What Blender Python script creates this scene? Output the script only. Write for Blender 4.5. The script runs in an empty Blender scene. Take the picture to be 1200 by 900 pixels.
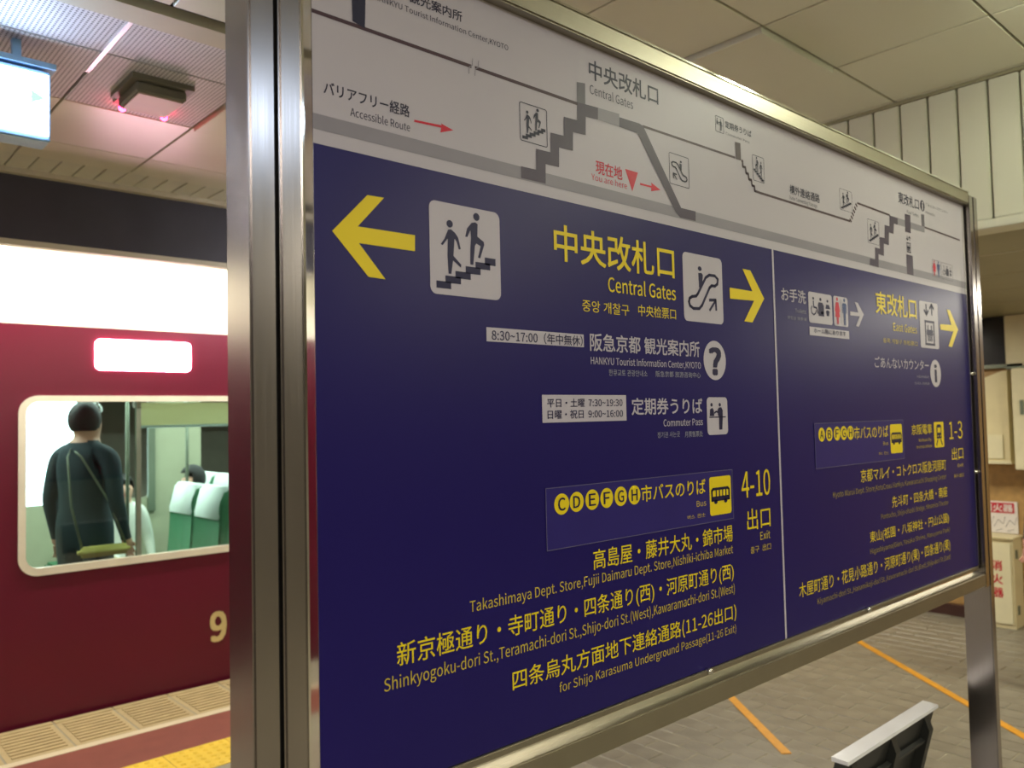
import bpy, bmesh, math, random
from mathutils import Vector, Matrix
random.seed(7)
PI = math.pi
SC = bpy.context.scene
COL = SC.collection

# ------------------------------------------------------------------ camera, world, exposure
F_PX, YAW, PITCH, ROLL, EYE = 961.76, 0.739109, 0.0418508, -0.0217613, 1.55
fw = Vector((math.sin(YAW)*math.cos(PITCH), math.cos(YAW)*math.cos(PITCH), math.sin(PITCH)))
rt = Vector((math.cos(YAW), -math.sin(YAW), 0)); up = rt.cross(fw)
r2 = rt*math.cos(ROLL) + up*math.sin(ROLL); u2 = up*math.cos(ROLL) - rt*math.sin(ROLL)
cd = bpy.data.cameras.new('camera'); cam = bpy.data.objects.new('camera', cd); COL.objects.link(cam)
cd.sensor_width = 36; cd.lens = F_PX/1200*36; cd.clip_start = .02
cam.matrix_world = Matrix(((r2.x, u2.x, -fw.x, 0), (r2.y, u2.y, -fw.y, 0), (r2.z, u2.z, -fw.z, EYE), (0, 0, 0, 1)))
cd.dof.use_dof = True; cd.dof.focus_distance = 1.45; cd.dof.aperture_fstop = 5.5
SC.camera = cam
w = bpy.data.worlds.new('world'); SC.world = w; w.use_nodes = True
w.node_tree.nodes['Background'].inputs[0].default_value = (.75, .78, .8, 1)
w.node_tree.nodes['Background'].inputs[1].default_value = .05
SC.view_settings.view_transform = 'Standard'; SC.view_settings.look = 'None'
SC.view_settings.exposure = 0.0; SC.view_settings.gamma = 1

def area(name, loc, sx, sy, power, col, rot=(0, 0, 0)):
    l = bpy.data.lights.new(name, 'AREA'); l.shape = 'RECTANGLE'; l.size = sx; l.size_y = sy
    l.energy = power; l.color = col
    o = bpy.data.objects.new(name, l); o.location = loc; o.rotation_euler = rot; COL.objects.link(o)
    return o
WARM = (1, .95, .80); COOL = (.62, .78, 1.0); NEUT = (1, .97, .9)
area('ceiling_light_cool', (1.33, -1.0, 2.70), .42, .30, 7, COOL)
area('ceiling_light_hall', (3.0, -2.2, 2.70), .3, 2.0, 60, WARM)
area('ceiling_light_hall', (-1.2, -1.2, 2.70), 1.8, .3, 82, NEUT)
area('ceiling_light_platform', (-3.2, 3.1, 2.70), 1.2, .3, 60, NEUT)
area('track_light', (2.6, 4.62, 2.62), 8, .12, 150, (1, .97, .86), (math.radians(25), 0, 0))
area('corridor_light', (5.0, -.1, 2.16), .3, 1.2, 55, WARM)
area('corridor_light', (5.3, 3.2, 2.16), .3, 1.2, 42, WARM)
area('train_light', (2.4, 5.75, 2.22), 6, .2, 95, (.9, 1, .95))
area('train_light', (2.4, 6.95, 2.22), 6, .2, 95, (.9, 1, .95))

# ------------------------------------------------------------------ materials
def srgb(c):
    return tuple((v/255/12.92 if v/255 <= .04045 else ((v/255+.055)/1.055)**2.4) for v in c) + (1,)
def mat(name, rgb, rough=.5, metal=0.0, noise=.06, scale=8, bump=0.0, emit=0.0, ecol=None, aniso=0.0, var=0.0, spec=.5, coat=0.0):
    m = bpy.data.materials.new(name); m.use_nodes = True; nt = m.node_tree; N = nt.nodes; L = nt.links
    b = N['Principled BSDF']; c = srgb(rgb)
    tc = N.new('ShaderNodeTexCoord'); nz = N.new('ShaderNodeTexNoise'); nz.inputs['Scale'].default_value = scale
    nz.inputs['Detail'].default_value = 5; L.new(tc.outputs['Object'], nz.inputs['Vector'])
    mx = N.new('ShaderNodeMix'); mx.data_type = 'RGBA'
    mx.inputs[6].default_value = tuple(max(0, v*(1-noise*2)) for v in c[:3]) + (1,)
    mx.inputs[7].default_value = tuple(min(1, v*(1+noise*2)) for v in c[:3]) + (1,)
    L.new(nz.outputs['Fac'], mx.inputs[0]); out = mx.outputs[2]
    if var:
        oi = N.new('ShaderNodeObjectInfo'); hs = N.new('ShaderNodeHueSaturation')
        ma = N.new('ShaderNodeMapRange'); ma.inputs[3].default_value = 1-var; ma.inputs[4].default_value = 1+var
        L.new(oi.outputs['Random'], ma.inputs[0]); L.new(ma.outputs[0], hs.inputs['Value']); L.new(out, hs.inputs['Color']); out = hs.outputs[0]
    L.new(out, b.inputs['Base Color'])
    b.inputs['Roughness'].default_value = rough; b.inputs['Metallic'].default_value = metal
    b.inputs['Specular IOR Level'].default_value = spec; b.inputs['Coat Weight'].default_value = coat
    b.inputs['Anisotropic'].default_value = aniso
    if bump:
        bp = N.new('ShaderNodeBump'); bp.inputs['Strength'].default_value = bump; bp.inputs['Distance'].default_value = .004
        L.new(nz.outputs['Fac'], bp.inputs['Height']); L.new(bp.outputs[0], b.inputs['Normal'])
    if emit:
        b.inputs['Emission Color'].default_value = srgb(ecol or rgb); b.inputs['Emission Strength'].default_value = emit
    return m
def brushed(name, rgb, rough, sc=(400, 400, 3), metal=1.0):
    m = mat(name, rgb, rough, metal); nt = m.node_tree; N = nt.nodes; L = nt.links; b = N['Principled BSDF']
    tc = N.new('ShaderNodeTexCoord'); mp = N.new('ShaderNodeMapping'); mp.inputs['Scale'].default_value = sc
    n2 = N.new('ShaderNodeTexNoise'); n2.inputs['Scale'].default_value = 1.0; n2.inputs['Detail'].default_value = 3
    L.new(tc.outputs['Object'], mp.inputs[0]); L.new(mp.outputs[0], n2.inputs['Vector'])
    bp = N.new('ShaderNodeBump'); bp.inputs['Strength'].default_value = .03; bp.inputs['Distance'].default_value = .0004
    L.new(n2.outputs['Fac'], bp.inputs['Height']); L.new(bp.outputs[0], b.inputs['Normal'])
    mr = N.new('ShaderNodeMapRange'); mr.inputs[3].default_value = rough*.75; mr.inputs[4].default_value = rough*1.3
    L.new(n2.outputs['Fac'], mr.inputs[0]); L.new(mr.outputs[0], b.inputs['Roughness'])
    return m
def perforated(name, rgb):
    m = mat(name, rgb, .5); nt = m.node_tree; N = nt.nodes; L = nt.links; b = N['Principled BSDF']
    src = b.inputs['Base Color'].links[0].from_socket
    tc = N.new('ShaderNodeTexCoord'); sx = N.new('ShaderNodeSeparateXYZ'); L.new(tc.outputs['Object'], sx.inputs[0])
    s = []
    for ax in (0, 1):
        mu = N.new('ShaderNodeMath'); mu.operation = 'MULTIPLY'; mu.inputs[1].default_value = 2*PI/.0135; L.new(sx.outputs[ax], mu.inputs[0])
        si = N.new('ShaderNodeMath'); si.operation = 'SINE'; L.new(mu.outputs[0], si.inputs[0]); s.append(si)
    ad = N.new('ShaderNodeMath'); ad.operation = 'ADD'; L.new(s[0].outputs[0], ad.inputs[0]); L.new(s[1].outputs[0], ad.inputs[1])
    gt = N.new('ShaderNodeMath'); gt.operation = 'GREATER_THAN'; gt.inputs[1].default_value = .75; L.new(ad.outputs[0], gt.inputs[0])
    mx = N.new('ShaderNodeMix'); mx.data_type = 'RGBA'; mx.inputs[7].default_value = (.05, .05, .055, 1)
    L.new(gt.outputs[0], mx.inputs[0]); L.new(src, mx.inputs[6]); L.new(mx.outputs[2], b.inputs['Base Color'])
    return m
def glass(name, tint, refl=.10):
    m = bpy.data.materials.new(name); m.use_nodes = True; nt = m.node_tree; N = nt.nodes; L = nt.links
    N.remove(N['Principled BSDF']); out = N['Material Output']
    t = N.new('ShaderNodeBsdfTransparent'); t.inputs[0].default_value = tint
    g = N.new('ShaderNodeBsdfGlossy'); g.inputs['Roughness'].default_value = .03
    fr = N.new('ShaderNodeFresnel'); fr.inputs[0].default_value = 1.5
    nz = N.new('ShaderNodeTexNoise'); nz.inputs['Scale'].default_value = 3
    ad = N.new('ShaderNodeMath'); ad.operation = 'MULTIPLY_ADD'; ad.inputs[1].default_value = .03; L.new(nz.outputs['Fac'], ad.inputs[0]); L.new(fr.outputs[0], ad.inputs[2])
    mx = N.new('ShaderNodeMixShader'); L.new(ad.outputs[0], mx.inputs[0]); L.new(t.outputs[0], mx.inputs[1]); L.new(g.outputs[0], mx.inputs[2])
    L.new(mx.outputs[0], out.inputs[0]); return m
def wall_tile(name, rgb):
    m = mat(name, rgb, .45, noise=.18, scale=22, bump=.2); return m

M = dict(
 steel=brushed('brushed_steel', (164, 157, 154), .22),
 steel_h=brushed('brushed_steel_rail', (160, 154, 138), .4, (3, 400, 400)),
 chrome=mat('chrome', (225, 222, 215), .07, 1.0, .01),
 dark_gap=mat('dark_rubber', (22, 21, 20), .7),
 board=mat('board_navy_film', (29, 20, 88), .36, noise=.05, scale=3, spec=.2),
 W=mat('print_white', (184, 177, 186), .42, noise=.015, scale=3, spec=.25),
 W2=mat('print_small_white', (150, 150, 160), .42, spec=.25),
 D=mat('print_dark_grey', (44, 42, 62), .45, spec=.25), DS=mat('print_stair_grey', (80, 70, 86), .45, spec=.25),
 G1=mat('print_band_grey', (140, 135, 144), .45, spec=.25), G2=mat('print_mid_grey', (106, 101, 110), .45, spec=.25), G3=mat('print_outline_grey', (96, 92, 120), .45, spec=.25),
 B=mat('print_line_brown', (74, 54, 62), .45, spec=.25), R=mat('print_red', (196, 34, 58), .45, spec=.25),
 N=mat('print_navy', (24, 20, 62), .45, spec=.25), NL=mat('print_blue', (58, 74, 122), .45, spec=.25), NB=mat('print_bus_panel_navy', (44, 36, 104), .38, spec=.2),
 Y=mat('print_yellow', (226, 200, 28), .42, noise=.02, spec=.25), Y2=mat('print_small_yellow', (196, 172, 60), .42, spec=.25), Y3=mat('print_fine_yellow', (150, 134, 72), .42, spec=.25),
 ceil=mat('ceiling_panel_enamel', (216, 214, 194), .3, noise=.03, scale=2, var=.03),
 perf=perforated('ceiling_panel_perforated', (206, 204, 206)),
 ceil_back=mat('ceiling_void', (60, 58, 52), .8),
 beam=mat('ceiling_beam_enamel', (190, 184, 160), .5),
 lattice=mat('spandrel_enamel', (214, 214, 196), .4),
 fascia=mat('fascia_dark', (52, 52, 62), .55, noise=.15, scale=5),
 spandrel=mat('bulkhead_strip_enamel', (214, 212, 192), .38, noise=.02, scale=3),
 lowceil=mat('low_ceiling_enamel', (150, 144, 116), .45, noise=.08, scale=3),
 wall=wall_tile('wall_stone_tile', (176, 140, 84)),
 wall_p=mat('wall_plain', (150, 145, 130), .6),
 plinth=mat('plinth_brown', (64, 36, 28), .4),
 cream=mat('cream_enamel', (220, 208, 164), .4), cream2=mat('cream_enamel_pale', (226, 218, 180), .4),
 screen=mat('dark_screen', (20, 22, 26), .2),
 red=mat('sign_red', (196, 30, 50), .4), white=mat('sign_white', (228, 222, 214), .5),
 brick=mat('floor_brick', (128, 122, 106), .34, noise=.24, scale=9, bump=.5, var=.06, spec=.6),
 grout=mat('floor_grout', (150, 144, 122), .7, noise=.1, scale=30),
 floorp=mat('floor_plain', (150, 142, 122), .4, noise=.1),
 line=mat('floor_paint_orange', (214, 150, 36), .45, noise=.12, scale=30),
 tact=mat('tactile_yellow', (226, 192, 62), .55, noise=.08, scale=20, var=.03),
 edge=mat('platform_edge_beige', (176, 156, 112), .6, noise=.1, scale=14, var=.05),
 edgel=mat('platform_edge_line', (206, 192, 158), .6),
 rub=mat('platform_band_redbrown', (128, 70, 56), .6, noise=.1, scale=10),
 maroon=mat('train_maroon', (94, 17, 38), .3, noise=.04, scale=1.5, spec=.4),
 ivory=mat('train_ivory', (238, 230, 206), .3, noise=.02, scale=2),
 wframe=mat('window_frame_aluminium', (236, 228, 204), .35, .3),
 mull=mat('window_mullion', (120, 128, 110), .4, .4),
 glass=glass('train_glass', (.86, .97, .93, 1)),
 inner=mat('train_lining', (168, 168, 142), .5), inner_d=mat('train_lining_dark', (96, 102, 92), .5),
 shade=mat('shade_cream', (214, 208, 168), .6), seat=mat('seat_green_plush', (52, 112, 76), .85, noise=.1, scale=40),
 cover=mat('headrest_white', (230, 236, 232), .8),
 led=mat('led_lens', (255, 235, 235), .4, emit=26, ecol=(255, 190, 214)),
 ledrim=mat('led_rim', (150, 40, 80), .4),
 adv=mat('advert_lightbox', (255, 255, 255), .5, emit=5.5, ecol=(232, 246, 255)),
 exitface=mat('exit_sign_face', (255, 255, 255), .4, emit=20, ecol=(190, 215, 255)),
 exitgreen=mat('exit_sign_green', (60, 200, 90), .4, emit=2.2, ecol=(150, 255, 170)),
 exitbox=mat('exit_sign_case', (150, 190, 220), .4),
 fix=mat('fixture_grey', (112, 108, 92), .5), fixw=mat('fixture_pale', (196, 170, 150), .45),
 redled=mat('red_lamp', (255, 60, 90), .4, emit=45, ecol=(255, 34, 84)),
 tube=mat('fluorescent_tube', (255, 255, 255), .4, emit=42, ecol=(248, 255, 230)),
 glint=mat('joint_glint_white', (240, 240, 245), .2, .3),  # near-white, paints a bright reflection on the ceiling joint
 fill_tube=mat('fill_tube_platform', (255, 255, 255), .4, emit=50, ecol=(244, 240, 255)),  # glow of the added fill luminaires
 bench_d=mat('bench_dark_shell', (46, 46, 42), .45, noise=.1), bench_w=mat('bench_cap_white', (236, 236, 236), .25),
 bench_s=mat('bench_seat', (70, 74, 82), .5),
 skin=mat('skin', (222, 170, 146), .55), hair=mat('hair_black', (26, 22, 22), .6), eye=mat('eye_dark', (24, 18, 18), .3),
 coat=mat('coat_dark_teal', (28, 52, 60), .8), trouser=mat('trousers_dark', (24, 26, 34), .8), blouse=mat('blouse_white', (226, 226, 216), .8),
 skirt=mat('skirt_beige', (176, 164, 132), .8), jacket=mat('jacket_grey', (86, 84, 84), .8), shoe=mat('shoe_black', (20, 18, 18), .5),
 orange=mat('scarf_orange', (190, 96, 62), .8), yellow_bag=mat('bag_yellow', (206, 190, 96), .7), numeral=mat('numeral_gold', (214, 198, 140), .35, .3),
)
_m = M['shade']; _n = _m.node_tree; _t = _n.nodes.new('ShaderNodeBsdfTranslucent'); _x = _n.nodes.new('ShaderNodeMixShader')
_t.inputs[0].default_value = (.72, .68, .48, 1); _x.inputs[0].default_value = .6
_n.links.new(_n.nodes['Principled BSDF'].outputs[0], _x.inputs[1]); _n.links.new(_t.outputs[0], _x.inputs[2]); _n.links.new(_x.outputs[0], _n.nodes['Material Output'].inputs[0])
# ------------------------------------------------------------------ helpers
def thing(name, label, cat, loc=(0, 0, 0), group=None, rotz=0):
    o = bpy.data.objects.new(name, None); COL.objects.link(o); o.location = loc; o.rotation_euler = (0, 0, rotz)
    o.empty_display_size = .1
    o['label'] = label; o['category'] = cat
    if group: o['group'] = group
    return o
def origin(p):
    v = Vector((0, 0, 0))
    while p is not None: v += p.location; p = p.parent
    return v
def link(name, me, m, parent=None, local=False):
    if m is not None and not len(me.materials): me.materials.append(M[m] if isinstance(m, str) else m)
    o = bpy.data.objects.new(name, me); COL.objects.link(o)
    if parent is not None:
        o.parent = parent
        if not local:
            v = origin(parent)
            if v.length > 0: me.transform(Matrix.Translation(-v))
    return o
def fin(bm, name, m, parent=None, smooth=False, local=False):
    me = bpy.data.meshes.new(name); bmesh.ops.recalc_face_normals(bm, faces=bm.faces[:]); bm.to_mesh(me); bm.free()
    if smooth:
        for p in me.polygons: p.use_smooth = True
    return link(name, me, m, parent, local)
def bx(bm, x0, x1, y0, y1, z0, z1, bev=0.0, seg=2):
    r = bmesh.ops.create_cube(bm, size=1)
    for v in r['verts']:
        v.co = Vector(((x0+x1)/2+v.co.x*(x1-x0), (y0+y1)/2+v.co.y*(y1-y0), (z0+z1)/2+v.co.z*(z1-z0)))
    if bev:
        e = list({e for v in r['verts'] for e in v.link_edges})
        bmesh.ops.bevel(bm, geom=e, offset=bev, segments=seg, affect='EDGES')
def box(name, x0, x1, y0, y1, z0, z1, m, parent=None, bev=0.0, smooth=False):
    bm = bmesh.new(); bx(bm, x0, x1, y0, y1, z0, z1, bev); return fin(bm, name, m, parent, smooth)
def tube(bm, pts, r, n=10):
    rings = []
    for i, p in enumerate(pts):
        p = Vector(p); d = (Vector(pts[min(i+1, len(pts)-1)])-Vector(pts[max(i-1, 0)])).normalized()
        a = d.orthogonal().normalized(); b = d.cross(a)
        rings.append([bm.verts.new(p+(a*math.cos(2*PI*k/n)+b*math.sin(2*PI*k/n))*r) for k in range(n)])
    for i in range(len(rings)-1):
        for k in range(n): bm.faces.new((rings[i][k], rings[i][(k+1) % n], rings[i+1][(k+1) % n], rings[i+1][k]))
    bm.faces.new(rings[0]); bm.faces.new(rings[-1])
def rrect(x0, z0, x1, z1, r, n=5):
    if r <= 0: return [(x0, z0), (x1, z0), (x1, z1), (x0, z1)]
    r = min(r, (x1-x0)/2.01, (z1-z0)/2.01); P = []
    for cx, cz, a0 in ((x1-r, z0+r, -90), (x1-r, z1-r, 0), (x0+r, z1-r, 90), (x0+r, z0+r, 180)):
        for k in range(n+1):
            a = math.radians(a0+90*k/n); P.append((cx+r*math.cos(a), cz+r*math.sin(a)))
    return P
def plate(name, loops, y0, y1, m, parent=None):
    """a plate in the XZ plane with holes: first loop is the outline"""
    c = bpy.data.curves.new(name, 'CURVE'); c.dimensions = '2D'; c.fill_mode = 'BOTH'; c.extrude = (y1-y0)/2
    for L in loops:
        s = c.splines.new('POLY'); s.points.add(len(L)-1)
        for p, (a, b) in zip(s.points, L): p.co = (a, b, 0, 1)
        s.use_cyclic_u = True
    o = bpy.data.objects.new(name, c); COL.objects.link(o)
    me = bpy.data.meshes.new_from_object(o.evaluated_get(bpy.context.evaluated_depsgraph_get()))
    bpy.data.objects.remove(o); bpy.data.curves.remove(c)
    me.transform(Matrix.Translation((0, (y0+y1)/2, 0)) @ Matrix.Rotation(PI/2, 4, 'X'))
    me.materials.clear()
    return link(name, me, m, parent)
def struct(o): o['kind'] = 'structure'; return o
def stuff(o): o['kind'] = 'stuff'; return o
import os
_fp = os.path.join(bpy.utils.system_resource('DATAFILES') or '', 'fonts', 'Noto Sans CJK Regular.woff2')   # the fallback face that ships inside Blender; without it the default font falls back to the same glyphs
FONT = None
if os.path.exists(_fp):
    try: FONT = bpy.data.fonts.load(_fp)
    except Exception: FONT = None
TEXTS = {}
def warm(strings):
    """tessellate all lettering in one text block, one line per string, in units of one em"""
    latin = [t for t in strings if FONT and any((q.isalnum() or q == '?') and ord(q) < 128 for q in t)]
    warm_block(latin, FONT); warm_block([t for t in strings if t not in latin], None)
def warm_block(strings, font):
    rows = ['H'] + [t for t in strings if t != 'H'] + ['H']
    c = bpy.data.curves.new('text', 'FONT'); c.body = '\n'.join(rows); c.resolution_u = 3; c.space_line = 4
    if font: c.font = font
    o = bpy.data.objects.new('text', c); COL.objects.link(o)
    me = bpy.data.meshes.new_from_object(o.evaluated_get(bpy.context.evaluated_depsgraph_get()))
    bpy.data.objects.remove(o); bpy.data.curves.remove(c)
    ys_ = [v.co.y for v in me.vertices]; cap = None
    low = min(ys_)                                   # baseline of the last H
    pitch = -low/(len(rows)-1)
    k = lambda y: int(round(-(y)/pitch + .08))
    cap = max(y for y in ys_ if k(y) == 0)
    sc = .733/cap if font else 1.0
    vs = [[] for r in rows]; fs = [[] for r in rows]; mp = {}
    for v in me.vertices:
        r = k(v.co.y); mp[v.index] = (r, len(vs[r])); vs[r].append((v.co.x*sc, (v.co.y+r*pitch)*sc, 0))
    for p in me.polygons: fs[mp[p.vertices[0]][0]].append([mp[q][1] for q in p.vertices])
    for r, t in enumerate(rows):
        m2 = bpy.data.meshes.new('text'); m2.from_pydata(vs[r], [], fs[r])
        if font or t not in TEXTS: TEXTS[t] = m2
    bpy.data.meshes.remove(me)
def text_mesh(s, bold=0.0, extrude=0.0):
    """lettering as a flat mesh; Latin runs in the sans serif, the rest in the CJK fallback of the default font"""
    bm = bmesh.new(); bm.from_mesh(TEXTS[s])
    # faces are parted and lifted by a hair so that overlapping strokes of a glyph never coincide
    if not extrude:
        bmesh.ops.split_edges(bm, edges=bm.edges[:])
        for i_, f in enumerate(bm.faces):
            for v in f.verts: v.co.z += (i_ % 13)*.07
    me = bpy.data.meshes.new('text'); bm.to_mesh(me)
    if bold and not extrude:                       # heavier stroke: overlaid copies a hair apart
        b2 = bmesh.new()
        for k, (a, b) in enumerate(((-1, -1), (1, -1), (-1, 1), (1, 1), (0, 0))):
            n0 = len(b2.verts); b2.from_mesh(me); b2.verts.ensure_lookup_table()
            for v in b2.verts[n0:]: v.co += Vector((a*bold, b*bold, k))   # z = stacking order, turned into 0.05 mm steps
        b2.to_mesh(me); b2.free()
    bm.free()
    return me
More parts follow.
